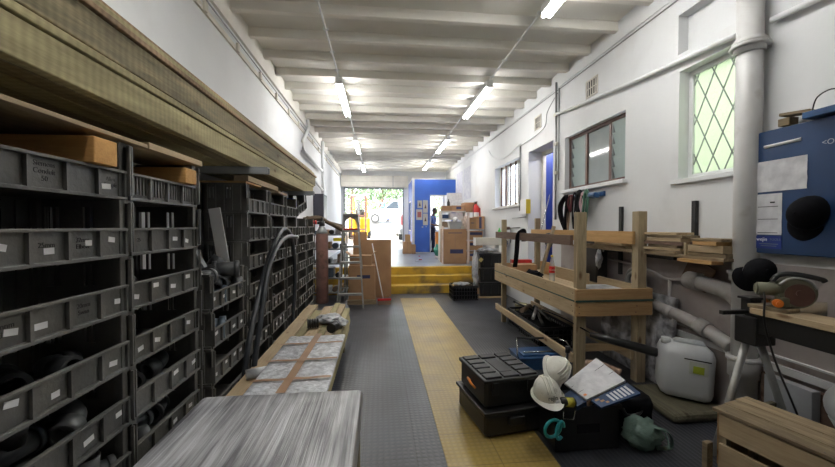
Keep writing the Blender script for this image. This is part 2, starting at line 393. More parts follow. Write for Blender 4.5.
def thing(name, loc, label, cat, group=None):
    o = bpy.data.objects.new(name, None); COL.objects.link(o); o.location = loc; o.empty_display_size = .05
    return tag(o, label, cat, group)

def struct(o): o['kind'] = 'structure'; return o

def copy_tree(o, parent=None):
    c = o.copy(); COL.objects.link(c)
    if parent is not None: c.parent = parent
    for ch in [q for q in bpy.data.objects if q.parent == o]: copy_tree(ch, c)
    return c

def text_mesh(body, size, ext=.0006):
    cu = bpy.data.curves.new('t', 'FONT'); cu.body = body; cu.size = size; cu.extrude = ext; cu.align_x = 'CENTER'; cu.align_y = 'CENTER'
    o = bpy.data.objects.new('t', cu); COL.objects.link(o)
    dg = bpy.context.evaluated_depsgraph_get(); me = bpy.data.meshes.new_from_object(o.evaluated_get(dg))
    bpy.data.objects.remove(o); bpy.data.curves.remove(cu)
    return me

def text(name, body, size, center, right, up, m, parent, ext=.0006):
    """lettering lying on a surface: right and up give the reading directions"""
    me = text_mesh(body, size, ext); x = Vector(right).normalized(); y = Vector(up).normalized(); z = x.cross(y)
    M = Matrix((x, y, z)).transposed().to_4x4(); M.translation = Vector(center)-wloc(parent)
    me.transform(M); me.materials.clear(); me.materials.append(MT[m])
    o = bpy.data.objects.new(name, me); COL.objects.link(o); o.parent = parent
    return o

def skin(verts, edges, radii, root=0, sub=2):
    me = bpy.data.meshes.new('s'); me.from_pydata([tuple(v) for v in verts], edges, [])
    o = bpy.data.objects.new('s', me); COL.objects.link(o)
    sk = o.modifiers.new('k', 'SKIN'); sk.use_smooth_shade = True
    for i, r in enumerate(radii):
        d = me.skin_vertices[0].data[i]; d.radius = (r, r) if isinstance(r, (int, float)) else r; d.use_root = (i == root)
    sb = o.modifiers.new('b', 'SUBSURF'); sb.levels = sub; sb.render_levels = sub
    dg = bpy.context.evaluated_depsgraph_get(); out = bpy.data.meshes.new_from_object(o.evaluated_get(dg))
    bpy.data.objects.remove(o)
    return out

def interp(pts, k=6):
    """Catmull-Rom through points"""
    P_ = [Vector(p) for p in pts]; out = []
    for i in range(len(P_)-1):
        a = P_[max(i-1, 0)]; b = P_[i]; c = P_[i+1]; d = P_[min(i+2, len(P_)-1)]
        for j in range(k):
            t = j/k
            out.append(.5*((2*b)+(c-a)*t+(2*a-5*b+4*c-d)*t*t+(3*b-a-3*c+d)*t**3))
    out.append(P_[-1]); return out
# ------------------------------------------------------------------ the setting
UF = .525                     # height of the upper floor
XL, XR, YB, YF = -1.58, 2.75, -3.2, 15.3
CZ = 3.75                     # underside of the ceiling ribs

def wall_holes(name, plane, a0, a1, z0, z1, holes, thick, m='wall'):
    """plane ('x', value, outward sign) or ('y', ...): a wall with openings, its thickness going outward"""
    ax, v, sg = plane
    cs = sorted({a0, a1, *[h[0] for h in holes], *[h[1] for h in holes]}); zs = sorted({z0, z1, *[h[2] for h in holes], *[h[3] for h in holes]})
    def solid(i, j):
        if i < 0 or j < 0 or i >= len(cs)-1 or j >= len(zs)-1: return None
        c = (cs[i]+cs[i+1])/2; z = (zs[j]+zs[j+1])/2
        return not any(h[0] < c < h[1] and h[2] < z < h[3] for h in holes)
    b = MB(); w = v+sg*thick
    def p(d, c, z): return (d, c, z) if ax == 'x' else (c, d, z)
    for i in range(len(cs)-1):
        for j in range(len(zs)-1):
            if not solid(i, j): continue
            c0, c1, q0, q1 = cs[i], cs[i+1], zs[j], zs[j+1]
            for d in (v, w): b.poly([p(d, c0, q0), p(d, c1, q0), p(d, c1, q1), p(d, c0, q1)])
            for (ii, jj, e) in ((i-1, j, ((c0, q0), (c0, q1))), (i+1, j, ((c1, q0), (c1, q1))), (i, j-1, ((c0, q0), (c1, q0))), (i, j+1, ((c0, q1), (c1, q1)))):
                if not solid(ii, jj):
                    (ca, za), (cb, zb) = e
                    b.poly([p(v, ca, za), p(v, cb, zb), p(w, cb, zb), p(w, ca, za)])
    bmesh.ops.remove_doubles(b.bm, verts=b.bm.verts, dist=1e-5)
    return struct(b.build(name, m))

struct(MB().span((XL-.3, YB-.2, -.12), (XR+.3, 8.03, 0)).build('floor', 'floor'))
struct(MB().span((1.116, -3.1, 0), (XR, 8.03, .004)).build('floor_ribbed', 'floorrib'))
struct(MB().span((.416, -3.1, 0), (1.116, 7.5, .006)).build('floor_stripe', 'floory'))
struct(MB().span((XL, 8.80, -.12), (XR+.3, 15.55, UF)).build('floor_upper', 'floorup'))
for k in range(3):
    st = MB().span((XL, 8.03+.3*k, -.02), (XR, 8.34+.3*k if k < 2 else 8.79, .175*(k+1)), bev=.012)
    struct(st.build('trim_%d' % (k+1), 'yellow'))
wall_holes('wall_left', ('x', XL, -1), YB, YF+.25, -.1, 4.05, [], .25)
HR = [(2.42, 3.15, 3.08, 3.44), (2.44, 3.13, 1.93, 2.92), (3.87, 5.22, 2.03, 2.81), (5.60, 6.56, UF, 2.87), (6.95, 8.55, 1.93, 2.87)]
wall_holes('wall_right', ('x', XR, 1), YB, YF+.25, -.1, 4.05, HR, .26)
struct(MB().span((XR+.10, 2.2, 3.0), (XR+.20, 3.25, 3.5)).build('trim_4', 'wall'))
wall_holes('wall_back', ('y', YB, -1), XL-.25, XR+.26, -.1, 4.05, [], .2)
wall_holes('wall_front', ('y', YF, 1), XL, XR, UF, 4.05, [(-1.48, 1.0, UF, 3.16), (1.62, 2.62, 1.35, 2.75)], .2)  # second opening added behind the booth to let bright daylight in
struct(MB().span((XL-.2, YB-.2, 3.86), (XR+.2, YF+.2, 4.05)).build('ceiling', 'ceil'))
n = 5
y = 4.0-.55*12
while y < YF:
    if y > YB:
        rb = MB(); rb.span((XL, y, CZ), (XR, y+.075, 3.862), bev=.006)
        struct(rb.build('trim_%d' % n, 'rib')); n += 1
    y += .55
# wall plates under the rib ends
struct(MB().span((XL, YB, 3.60), (XL+.035, YF, 3.86)).build('trim_60', 'rib'))
struct(MB().span((XR-.012, YB, 3.63), (XR, YF, 3.86)).build('trim_61', 'wall'))
# door reveal, blue room behind the doorway
struct(MB().span((3.0, 6.50, UF), (3.06, 6.56, 2.87)).span((3.0, 5.60, 2.80), (3.06, 6.56, 2.87)).span((3.0, 5.60, UF), (3.06, 5.66, 2.87)).build('door_1', 'cream'))
for nm, a, b_, m in (('wall_office_back', (3.9, 5.3, UF), (3.95, 7.6, 3.2), 'bluedark'), ('wall_office_side', (3.01, 6.9, UF), (3.95, 6.95, 3.2), 'bluedark'),
                     ('wall_office_near', (3.01, 5.3, UF), (3.95, 5.35, 3.2), 'bluedark'), ('ceiling_office', (3.01, 5.3, 3.15), (3.95, 6.95, 3.2), 'ceil'), ('floor_office', (2.76, 5.3, UF-.1), (3.95, 6.95, UF), 'floorup')):
    struct(MB().span(a, b_).build(nm, m))
# dim store behind the brown window
for nm, a, b_, m in (('wall_store_back', (4.0, 3.3, 1.2), (4.05, 5.28, 3.4), 'cream'), ('wall_store_side', (3.02, 3.3, 1.2), (4.0, 3.35, 3.4), 'cream')):
    struct(MB().span(a, b_).build(nm, m))

# ---------------- windows
def win_frame(nm, y0, y1, z0, z1, x, w, d, m, mull=(), hor=()):
    b = MB()
    b.span((x, y0, z0), (x+d, y1, z0+w)).span((x, y0, z1-w), (x+d, y1, z1)).span((x, y0, z0+w), (x+d, y0+w, z1-w)).span((x, y1-w, z0+w), (x+d, y1, z1-w))
    for q in mull: b.span((x, q-w/2, z0+w), (x+d, q+w/2, z1-w))
    for q in hor: b.span((x+.005, y0+w, q-w*.35), (x+d-.005, y1-w, q+w*.35))
    return struct(b.build(nm, m))
# window 1: leaded obscure glass behind the pipe
w1 = win_frame('window_1', 2.44, 3.13, 1.93, 2.92, XR+.10, .045, .05, 'white')
g = struct(MB().span((XR+.12, 2.48, 1.97), (XR+.126, 3.09, 2.88)).build('glass_pane', 'frost', w1))
lead = MB()
y0, y1, z0, z1 = 2.49, 3.085, 1.975, 2.875
def clip_line(slope, c):
    pts = []
    for yy in (y0, y1):
        zz = slope*(yy)+c
        if z0 <= zz <= z1: pts.append((yy, zz))
    for zz in (z0, z1):
        yy = (zz-c)/slope
        if y0 < yy < y1: pts.append((yy, zz))
    return pts[:2] if len(pts) >= 2 else None
for sgn in (1, -1):
    for k in range(-24, 40):
        pp = clip_line(sgn*2.1, k*.36+(0 if sgn > 0 else 7.1))
        if pp: lead.beam((XR+.115, *pp[0]), (XR+.115, *pp[1]), .007, .008)
struct(lead.build('lead_bars', 'grey', w1))
struct(MB().span((XR-.03, 2.40, 1.885), (XR+.10, 3.19, 1.93), bev=.006).build('window_sill', 'white', w1))
# window 2: brown frame with louvres either side of a fixed pane
w2 = win_frame('window_2', 3.87, 5.22, 2.03, 2.81, XR+.07, .045, .055, 'brownframe', mull=(4.25, 4.77))
struct(MB().span((XR+.09, 4.27, 2.07), (XR+.096, 4.75, 2.77)).build('fixed_pane', 'pane', w2))
for (a, c) in ((3.92, 4.225), (4.80, 5.17)):
    for k in range(5):
        z = 2.145+k*.138
        struct(MB().box((XR+.10, (a+c)/2, z), (.006, c-a, .152), rot=(0, R(-16), 0)).build('louvre_blade', 'louvre', w2))
    struct(MB().span((XR+.075, a, 2.07), (XR+.11, a+.014, 2.77)).span((XR+.075, c-.014, 2.07), (XR+.11, c, 2.77)).build('louvre_rail', 'grey', w2))
struct(MB().box((XR+.02, 4.545, 2.005), (.16, 1.45, .05), bev=.008).build('window_sill', 'white', w2))
# window 3: pale frame with upright security bars
w3 = win_frame('window_3', 6.95, 8.55, 1.93, 2.87, XR+.12, .05, .05, 'cream', mull=(7.4, 8.05))
struct(MB().span((XR+.14, 7.0, 1.98), (XR+.145, 8.5, 2.82)).build('glass_pane', glass('clear_pane', (.9, .95, .95), .05, .12), w3))
for k in range(5):
    yy = 7.12+k*.3
    struct(MB().cyl((XR+.085, yy, 1.95), (XR+.085, yy, 2.86), .02, n=8).build('security_bar', 'brownframe', w3))
struct(MB().box((XR+.04, 7.75, 1.91), (.2, 1.68, .045), bev=.008).build('window_sill', 'white', w3))
# bright neighbour wall outside windows 1 and 3
struct(MB().span((4.6, -1, 0), (4.7, 3.0, 2.45)).build('wall_neighbour', mat('lime_creeper_wall', (.62, .70, .46), (.50, .60, .36), scale=3)))
struct(MB().span((4.9, 7.6, 0), (5.0, 13, 2.35)).build('wall_neighbour_far', mat('peach_wall', (.40, .22, .13), (.36, .30, .24), scale=2)))

# ---------------- roller shutter
rs = struct(MB().span((-1.57, YF-.34, 3.10), (1.14, YF-.003, 3.55), bev=.01).build('door_2', 'cream'))
struct(MB().span((.52, YF-.346, 3.11), (.545, YF-.34, 3.54)).span((-1.5, YF-.346, 3.30), (1.1, YF-.341, 3.306)).build('panel_joint', 'grey', rs))
struct(MB().span((-1.48, YF-.06, UF), (-1.42, YF+.02, 3.1)).span((.94, YF-.06, UF), (1.0, YF+.02, 3.1)).build('guide_rail', 'grey', rs))
b = MB()
for k in range(20): b.span((-1.46+k*.125, YF-.05, 2.99+.02*(k % 3)), (-1.40+k*.125, YF-.03, 3.10))
b.span((-1.44, YF-.06, 3.04), (.96, YF-.02, 3.10))
struct(b.build('curtain_edge', 'grey', rs))

# ---------------- fluorescent lamps along two conduits
def lamp():
    t = thing('fluorescent_lamp', (0, 0, 0), None, None)
    MB().span((-.046, -.80, -.05), (.046, .80, .045), bev=.006).build('batten', 'batten', t)
    d = MB(); d.cyl((-.030, -.79, -.072), (-.030, .79, -.072), .020, n=10); d.cyl((.030, -.79, -.072), (.030, .79, -.072), .020, n=10)
    d.build('tube_pair', 'tube', t)
    for sy in (-1, 1): MB().span((-.05, sy*.80-.012, -.075), (.05, sy*.80+.015, .03), bev=.004).build('end_cap', 'batten', t)
    return t
XA, XB = -.61, 1.68
lspots = [(XA, 1.3, 'unseen tube lamp nearest the viewer, kept to light the crates'), (XB, 2.80, 'lit tube lamp nearest the viewer on the right ceiling conduit'),  # first lamp lies out of view, kept for its light on the crates
          (XA, 6.40, 'lit twin-tube lamp, largest on the left ceiling conduit'), (XB, 6.30, 'lit twin-tube lamp, largest on the right ceiling conduit'),
          (XA, 10.05, 'lit tube lamp, middle of the three on the left conduit'), (XB, 9.75, 'lit tube lamp, second from the far end of the right conduit'),
          (XA, 13.7, 'small lit tube lamp just before the roller shutter on the left conduit'), (XB, 13.0, 'small lit tube lamp above the blue booth front'),
          ]
L0 = lamp()
for i, (x, y, lb) in enumerate(lspots):
    o = L0 if i == 0 else copy_tree(L0)
    o.location = (x, y, 3.70); tag(o, lb, 'ceiling lamp', 'ceiling tube lamps')
for x, lb in ((XA, 'thin pale conduit along the ceiling ribs joining the left row of lamps'), (XB, 'thin pale conduit along the ceiling ribs joining the right row of lamps')):
    b = MB().cyl((x, YB+.1, CZ-.012), (x, 14.6, CZ-.012), .012, n=8)
    for k in range(30): b.span((x-.03, YB+.32+k*.55, CZ-.02), (x+.03, YB+.35+k*.55, CZ))
    tag(b.build('ceiling_conduit', 'white'), lb, 'conduit', 'ceiling conduits')

# ---------------- services on the walls
b = MB().span((XL, YB+.1, 3.42), (XL+.022, 14.5, 3.47))
t = tag(b.build('cable_duct', 'cream'), 'long cream cable duct running high along the left wall', 'cable duct')
for k in range(14):
    MB().span((XL+.02, 1.2+k*.75, 3.41), (XL+.05, 1.25+k*.75, 3.50), bev=.004).build('clip', 'cream', t)
tag(MB().tube(interp([(XL+.03, YB+.2, 3.52), (XL+.03, 4, 3.53), (XL+.03, 9, 3.50), (XL+.03, 14.5, 3.52)]), .008, 6).build('wall_cable', 'grey'), 'thin grey cable strung above the cream duct on left wall', 'cable')
b = MB().tube([(XL+.06, 7.95, 3.74), (XL+.07, 8.0, 3.58), (XL+.07, 7.45, 3.18), (XL+.07, 7.45, 2.98), (XL+.07, 9.75, 2.94)], .038, 10)
tag(b.build('drain_pipe', 'white'), 'white crooked drain pipe dropping from the ceiling on left wall, nearer one', 'pipe')
b = MB().tube([(XL+.07, 9.9, 3.74), (XL+.07, 9.93, 3.3), (XL+.07, 9.93, 2.28)], .04, 10).tube([(XL+.07, 9.9, 2.45), (XL+.07, 8.1, 2.62)], .03, 8)
tag(b.build('drain_pipe', 'white'), 'white upright drain pipe on left wall above the dark box', 'pipe')
def vent(y0, y1, z0, z1, lb):
    t = thing('air_vent', (XR, (y0+y1)/2, z0), lb, 'air vent', 'right wall vents')
    b = MB().span((XR-.012, y0, z0), (XR, y1, z0+.02)).span((XR-.012, y0, z1-.02), (XR, y1, z1)).span((XR-.012, y0, z0), (XR, y0+.02, z1)).span((XR-.012, y1-.02, z0), (XR, y1, z1))
    b.build('frame', 'cream', t)
    MB().span((XR-.003, y0+.02, z0+.02), (XR-.001, y1-.02, z1-.02)).build('backing', 'ink', t)
    b = MB(); k = 5
    for i in range(1, k): b.span((XR-.010, y0+(y1-y0)*i/k-.008, z0+.02), (XR-.004, y0+(y1-y0)*i/k+.008, z1-.02))
    b.span((XR-.010, y0, (z0+z1)/2-.006), (XR-.004, y1, (z0+z1)/2+.006))
    b.build('grille', 'cream', t)
vent(4.40, 4.66, 3.19, 3.42, 'cream grille set in the right wall, the larger nearer vent')
vent(6.03, 6.29, 3.19, 3.42, 'cream grille above the blue doorway, farther one')
tag(MB().tube([(XR-.04, 5.40, 3.22), (XR-.04, 3.6, 3.04), (XR-.04, 2.55, 2.955)], .022, 8).tube([(XR-.04, 2.30, 2.93), (XR-.04, -1, 2.70)], .022, 8).build('wall_conduit', 'white'), 'white conduit sloping along the right wall above the brown window', 'conduit')
b = MB().tube([(XR-.03, 5.45, 3.72), (XR-.03, 5.44, 1.6)], .016, 8).tube([(XR-.025, 5.36, 3.60), (XR-.025, 5.36, 2.2)], .01, 6)
t = tag(b.build('wall_conduit', 'grey'), 'upright grey conduit pair between the blue doorway and brown window', 'conduit')
for z in (2.3, 2.75, 3.2): MB().span((XR-.05, 5.40, z), (XR, 5.49, z+.05), bev=.005).build('junction_box', 'cream', t)
tag(MB().tube(interp([(XR-.02, 5.42, 3.55), (XR-.05, 5.7, 3.35), (XR-.03, 5.9, 3.12), (XR-.02, 6.9, 3.06)]), .007, 6).tube([(XR-.02, 6.92, 3.06), (XR-.02, 6.92, 1.8)], .016, 6).build('wall_cable', 'grey'), 'grey conduit looped over and down beside the white doorway frame', 'cable')
tag(MB().tube(interp([(XR-.02, 6.9, 3.10), (XR-.03, 7.8, 3.0), (XR-.03, 8.6, 3.15), (XR-.02, 9.0, 3.4)]), .008, 6).build('wall_cable', 'white'), 'white cable sagging on the wall above the barred window', 'cable')
tag(MB().tube([(XR-.01, YB+.1, 3.56), (XR-.01, 6, 3.60), (XR-.01, 9, 3.61)], .006, 6).build('wall_cable', 'grey'), 'thin straight cable high on the right wall just under the ribs', 'cable')
# big soil pipe
t = thing('soil_pipe', (2.655, 2.40, 0), 'thick white soil pipe standing floor to ceiling before the right wall', 'pipe')
MB().cyl((2.655, 2.40, 0), (2.655, 2.40, 3.86), .078, n=24).build('pipe_run', 'pipe', t)
for z0, z1, r in ((2.74, 2.84, .092), (2.80, 2.825, .104), (1.10, 1.17, .095), (1.15, 1.17, .106), (.40, .55, .095), (.52, .545, .106)):
    MB().cyl((2.655, 2.40, z0), (2.655, 2.40, z1), r, n=24).build('collar', 'pipe', t)
MB().torus((2.655, 2.40, 2.79), (1, 0, 0), (0, 1, 0), .104, .014, 28, 8).span((2.73, 2.33, 2.76), (2.749, 2.47, 2.82)).build('wall_clamp', 'pipe', t)
MB().tube(interp([(2.655, 2.42, .93), (2.66, 2.55, 1.0), (2.66, 2.80, 1.03)]), .062, 16).build('branch', 'pipedirty', t)
MB().cyl((2.66, 2.78, 1.03), (2.66, 2.90, 1.035), .074, n=18).build('branch_socket', 'pipedirty', t)
tag(MB().tube(interp([(2.65, 2.49, .58), (2.66, 2.75, .66), (2.66, 3.15, .72), (2.66, 3.9, .80), (2.66, 4.6, .84)]), .052, 14).cyl((2.66, 2.70, .645), (2.66, 2.80, .672), .064, n=16).cyl((2.66, 3.05, .70), (2.66, 3.12, .712), .060, n=16).build('waste_pipe', 'pipedirty'), 'grey-white waste pipe running low along the right wall behind the jerrycan', 'pipe')
tag(MB().tube(interp([(2.70, 2.85, .97), (2.70, 3.0, 1.02), (2.70, 3.2, 1.0), (2.70, 3.5, 1.07), (2.70, 4.3, 1.13)]), .014, 8).tube([(2.70, 3.15, 1.0), (2.70, 3.16, .45)], .014, 8).build('water_pipe', 'pipedirty'), 'thin water pipe along the right wall below the timber shelf', 'pipe')
t = tag(MB().torus((2.62, 3.50, .93), (0, 1, 0), (0, 0, 1), .13, .022, 24, 8).torus((2.60, 3.50, .93), (0, 1, 0), (0, 0, 1), .09, .02, 24, 8).build('coiled_hose', 'grey'), 'grey hose coil on the wall behind the bench end', 'hose')
tag(MB().box((2.735, 2.2, .52), (.03, 3.0, .05)).box((2.735, 2.2, .60), (.03, 3.0, .012)).build('wall_ledge', 'wall'), 'low painted ledge along the right wall under the saw stand', 'ledge')
tag(MB().box((2.70, 1.55, .36), (.04, 1.5, .22)).build('leaning_board', 'brown_y'), 'dark brown board leaning low on the right wall', 'board')
tag(MB().box((2.64, 2.08, .32), (.06, .28, .34), bev=.004).build('wall_panel', 'steelarm'), 'grey metal panel standing behind the saw stand legs', 'panel')

struct(MB().span((XR-.006, .2, .004), (XR-.0005, 5.30, 1.235)).build('trim_62', mat('grimy_dado_paint', (.40, .36, .345), (.30, .26, .25), rough=.7, scale=2.5, dirt=(.16, .11, .09), dscale=3.2, dlo=.55, dhi=.8)))
o = copy_tree(L0); o.location = (3.45, 6.1, 3.08); tag(o, 'added tube lamp brightening the blue room beyond the doorway', 'ceiling lamp', 'ceiling tube lamps')  # lamp added only to brighten the blue walls behind the doorway
t = tag(MB().span((3.55, 5.75, UF), (3.88, 6.6, 1.62), bev=.01).build('black_cabinet', 'black'), 'black low cabinet in the blue room beyond the doorway', 'cabinet')
tag(MB().span((3.885, 6.05, 2.05), (3.897, 6.32, 2.42)).build('wall_notice', 'steelarm'), 'pale notice on the blue wall beyond the doorway', 'notice')
tag(MB().span((3.87, 5.5, 1.68), (3.898, 6.85, 1.74)).build('light_blue_rail', mat('light_blue_rail', (.10, .20, .55), rough=.5)), 'light blue rail on the blue wall beyond the doorway', 'rail')
# ------------------------------------------------------------------ crate stacks
CX = -1.03; CD = .33; CL = .555; CP = .229; CH = .232
def crate_mesh(slat):
    """open-fronted stacking crate; origin at the middle of its base, front towards +x"""
    b = MB(); L = CL; D = CD; h = CH; f = D/2
    b.span((-f, -L/2, .004), (f, L/2, .016))                                   # floor
    b.span((-f, -L/2, .016), (-f+.008, L/2, h))                                # back
    for s in (-1, 1):                                                           # ends, with ribs and hand slots
        y = s*L/2; yi = s*(L/2-.010)
        lo, hi = min(y, yi), max(y, yi)
        b.span((-f, lo, .016), (f-.03, hi, .115)); b.span((-f, lo, h-.03), (f-.03, hi, h))
        for x0, x1 in ((-f, -f+.04), (-.095, -.085), (-.07, .015), (.03, .04), (.055, f)): b.span((x0, lo, .115), (min(x1, f), hi, h-.03))
        for k in range(6): b.span((-f+.03+k*.062, min(y, y+s*.008), .02), (-f+.042+k*.062, max(y, y+s*.008), h-.012))
        b.span((-f, min(yi, y+s*.010), h-.014), (f, max(yi, y+s*.010), h))
        b.span((-f, min(yi, y+s*.010), .005), (f, max(yi, y+s*.010), .018))
        b.span((f-.034, s*(L/2)-(.03 if s > 0 else 0), .0), (f, s*(L/2)+(.03 if s < 0 else 0), h), bev=.003)   # corner post
    for s in (-1, 1): b.span((-f, s*L/2-(.03 if s > 0 else 0), 0), (-f+.03, s*L/2+(.03 if s < 0 else 0), h))
    lip = .118
    b.span((f-.004, -L/2, lip-.011), (f+.013, L/2, lip), bev=.002)              # front lip: rim, foot, panel and ribs
    b.span((f-.004, -L/2, .002), (f+.010, L/2, .014), bev=.002)
    for k in range(5):
        y = -L/2+.006+(L-.012)*k/4
        b.span((f-.003, y-.006, .012), (f+.010, y+.006, lip-.008))
    if slat:
        for k in range(24):
            y = -L/2+.012+(L-.024)*(k+.5)/24
            b.span((f-.012, y-.0055, .01), (f-.004, y+.0055, lip-.004))
        b.span((f-.012, -L/2, .01), (f-.004, L/2, .03))
    else: b.span((f-.012, -L/2, .01), (f-.004, L/2, lip-.004))
    for k in range(10):                                                         # vertical ribs on the back seen from the front
        y = -L/2+.03+k*.054; b.span((-f+.008, y, .02), (-f+.014, y+.012, h-.01))
    return b
cr_plain = crate_mesh(False).build('crate', 'crate', keep=True, off=(0, 0, 0)); me_plain = cr_plain.data
cr_slat = crate_mesh(True).build('crate', 'crate', keep=True, off=(0, 0, 0)); me_slat = cr_slat.data
bpy.data.objects.remove(cr_plain); bpy.data.objects.remove(cr_slat)
st_b = MB().span((0, -.021, -.010), (.0012, .021, .010)).build('sticker', 'sticker', keep=True, off=(0, 0, 0)); me_st = st_b.data; bpy.data.objects.remove(st_b)
cols = [('the nearest stack', 1.315, 8, .0), ('the second stack', 1.895, 8, .0), ('the low stack', 2.62, 5, .055),
        ('the tall stack past the low one', 3.27, 8, .0), ('the second tall stack past the gap', 3.865, 8, .0), ('the third tall stack past the gap', 4.44, 8, .0),
        ('the stack under the tilted crate', 5.01, 7, .0), ('the farthest stack by the gas cylinder', 5.59, 7, .0)]
ordw = {0: 'bottom crate', 1: 'second crate up', 2: 'third crate up', 3: 'fourth crate up', 4: 'fifth crate up', 5: 'sixth crate up', 6: 'seventh crate up', 7: 'topmost crate'}
CR = {}
rnd = random.Random(3)
for ci, (nm, y, rows, zb) in enumerate(cols):
    for k in range(rows):
        slat = (ci == 1 and k == 7) or (ci >= 3 and k >= 5 and (ci+k) % 2 == 1) or (ci >= 4 and k >= 6)
        o = bpy.data.objects.new('crate', me_slat if slat else me_plain); COL.objects.link(o)
        o.location = (CX-CD/2-(.012 if ci > 2 else 0)+rnd.uniform(-.004, .004), y, zb+k*CP); o.rotation_euler.z = R(rnd.uniform(-.4, .4))
        w = ordw[k] if k < rows-1 else 'topmost crate'
        tag(o, 'black open-fronted plastic crate, %s of %s' % (w, nm), 'crate', 'stacked crates along the left wall'); CR[(ci, k)] = o
        if slat and ci < 4: continue
        ns = rnd.choice((2, 3, 4)) if k < 7 else rnd.choice((0, 1))
        if ci > 2 and k > 5: ns = 0
        for q in rnd.sample(range(4), min(ns, 4)):
            s = bpy.data.objects.new('sticker', me_st); COL.objects.link(s); s.parent = o
            s.location = (CD/2-.0035, -CL/2+CL*(q+.5)/4+rnd.uniform(-.025, .025), rnd.uniform(.045, .085)); s.rotation_euler.x = R(rnd.uniform(-14, 10)); s.scale.y = rnd.uniform(.7, 1.1)
        if ci == 0 and k in (7, 6, 5) or (ci == 1 and k == 6):
            for q, tx in {(0, 7): ((1, 'Siemens\nConduit\n50'), (3, 'Allen\nSample')), (0, 6): ((1, '25mm'), (2, '32mm\nElbow')), (0, 5): ((0, 'Ramnm\n15 Elbow'), (2, '20mm\nSwan')), (1, 6): ((0, '25'),)}[(ci, k)]:
                text('handwriting', tx, .023, Vector(o.location)+Vector((CD/2-.0035, -CL/2+CL*(q+.5)/4, .066)), (0, 1, 0), (0, 0, 1), 'ink', o, .0004)
# tilted crate with blue tubs at the end of the far run
o = bpy.data.objects.new('crate', me_slat); COL.objects.link(o); o.location = (CX-.2, 5.05, 1.665); o.rotation_euler = (R(13), 0, R(-3))
tag(o, 'black slatted crate lying tilted on top of the far stacks, blue tubs inside', 'crate', 'stacked crates along the left wall')
tag(MB().span((-1.35, 4.86, 1.69), (-1.12, 5.1, 1.86), bev=.01).build('plastic_tub', 'bluedark'), 'dark blue tub sitting in the tilted crate', 'tub')
tag(MB().span((-1.34, 4.28, 1.838), (-1.10, 4.55, 1.90), bev=.008).build('small_case', 'black'), 'small black case on top of the third tall stack', 'case')
# things stored in the crates
def fitting(kind, loc, rz, rx, s, m, lb, grp='pipe fittings in the crates'):
    b = MB()
    if kind == 'elbow':
        pts = [(.10*math.cos(a)-.1, .10*math.sin(a), 0) for a in [PI/2*i/8 for i in range(9)]]
        b.tube(pts, .038, 14); b.hollow((0, -.055, 0), (0, .005, 0), .047, .036, 16); b.hollow((-.16, .10, 0), (-.095, .10, 0), .047, .036, 16)
    elif kind == 'coupling':
        b.hollow((-.07, 0, 0), (.07, 0, 0), .045, .036, 18); b.hollow((-.075, 0, 0), (-.05, 0, 0), .053, .036, 18); b.hollow((.05, 0, 0), (.075, 0, 0), .053, .036, 18)
    else:
        b.hollow((-.09, 0, 0), (.09, 0, 0), .042, .034, 18); b.hollow((0, 0, .03), (0, 0, .10), .042, .034, 18); b.hollow((-.095, 0, 0), (-.07, 0, 0), .05, .034, 18); b.hollow((.07, 0, 0), (.095, 0, 0), .05, .034, 18)
    o = b.build('pipe_'+kind, m, off=(0, 0, 0), keep=True); o.location = loc; o.rotation_euler = (rx, 0, rz); o.scale = (s, s, s)
    return tag(o, lb, 'pipe fitting', grp)
MT['fit'] = mat('dark_grey_fitting', (.07, .075, .08), (.045, .048, .05), rough=.4, scale=7)
MT['fitblue'] = mat('blue_grey_fitting', (.13, .18, .23), (.09, .12, .16), rough=.4, scale=7)
z3 = .055+4*CP
fitting('elbow', (-1.14, 2.62, z3+.14), .4, .5, 1.25, 'fit', 'big dark elbow lying on the heap of the low crate stack')
fitting('elbow', (-1.10, 2.82, z3+.11), 2.2, .2, 1.2, 'fit', 'dark elbow at the far side of the low crate stack heap')
fitting('tee', (-1.20, 2.50, z3+.10), 1.2, .1, 1.3, 'fit', 'dark tee fitting at the near side of the low crate stack heap')
fitting('coupling', (-1.12, 2.44, z3+.20), 1.3, .3, 1.0, 'fit', 'dark coupling perched on the near post of the low crate stack')
fitting('coupling', (-1.10, 2.74, z3+.22), .3, .4, 1.15, 'fit', 'dark coupling topmost on the heap of the low crate stack')
fitting('tee', (-1.22, 2.76, z3+.20), 2.0, .6, 1.2, 'fit', 'dark tee topmost on the heap near the wall in the low stack')
fitting('coupling', (-1.13, 2.60, z3+.06), .2, 0, 1.2, 'fitblue', 'blue-grey coupling showing over the lip of the top low crate')
fitting('coupling', (-1.15, 2.55, z3-CP+.07), .3, .1, 1.5, 'fitblue', 'large blue-grey coupling in the second crate down of low stack')
fitting('elbow', (-1.14, 1.46, .229*3+.08), .2, .3, 1.0, 'grey', 'shiny grey elbow in the nearest stack, above the lowest visible lip')
fitting('tee', (-1.12, 1.50, .229*2+.08), .9, .2, .9, 'grey', 'grey tee in the lowest visible crate of the nearest stack')
for i, (ci, k, n_) in enumerate([(0, 2, 2), (0, 3, 3), (0, 4, 3), (1, 1, 2), (1, 2, 3), (1, 3, 3), (1, 5, 2), (3, 3, 2), (3, 4, 2), (4, 3, 2), (4, 4, 2), (5, 3, 2), (5, 5, 2)]):
    for j in range(n_):
        y = cols[ci][1]-.18+.17*j
        if (ci, k, j) in ((0, 3, 2), (0, 2, 1)): continue
        fitting(('coupling', 'elbow', 'tee')[(i+j) % 3], (CX-.2+.02*j, y, cols[ci][3]+k*CP+.072), .5*j+i, .2, .95, 'fit',
                'fitting, %s in the %s of %s' % (('nearest', 'middle one', 'farthest')[j], ordw[k], cols[ci][0]))
tag(MB().span((-1.42, 2.36, 0), (-1.05, 2.88, .055), bev=.004).build('bearer_board', 'lumberold'), 'thick board on the floor under the low crate stack', 'board')
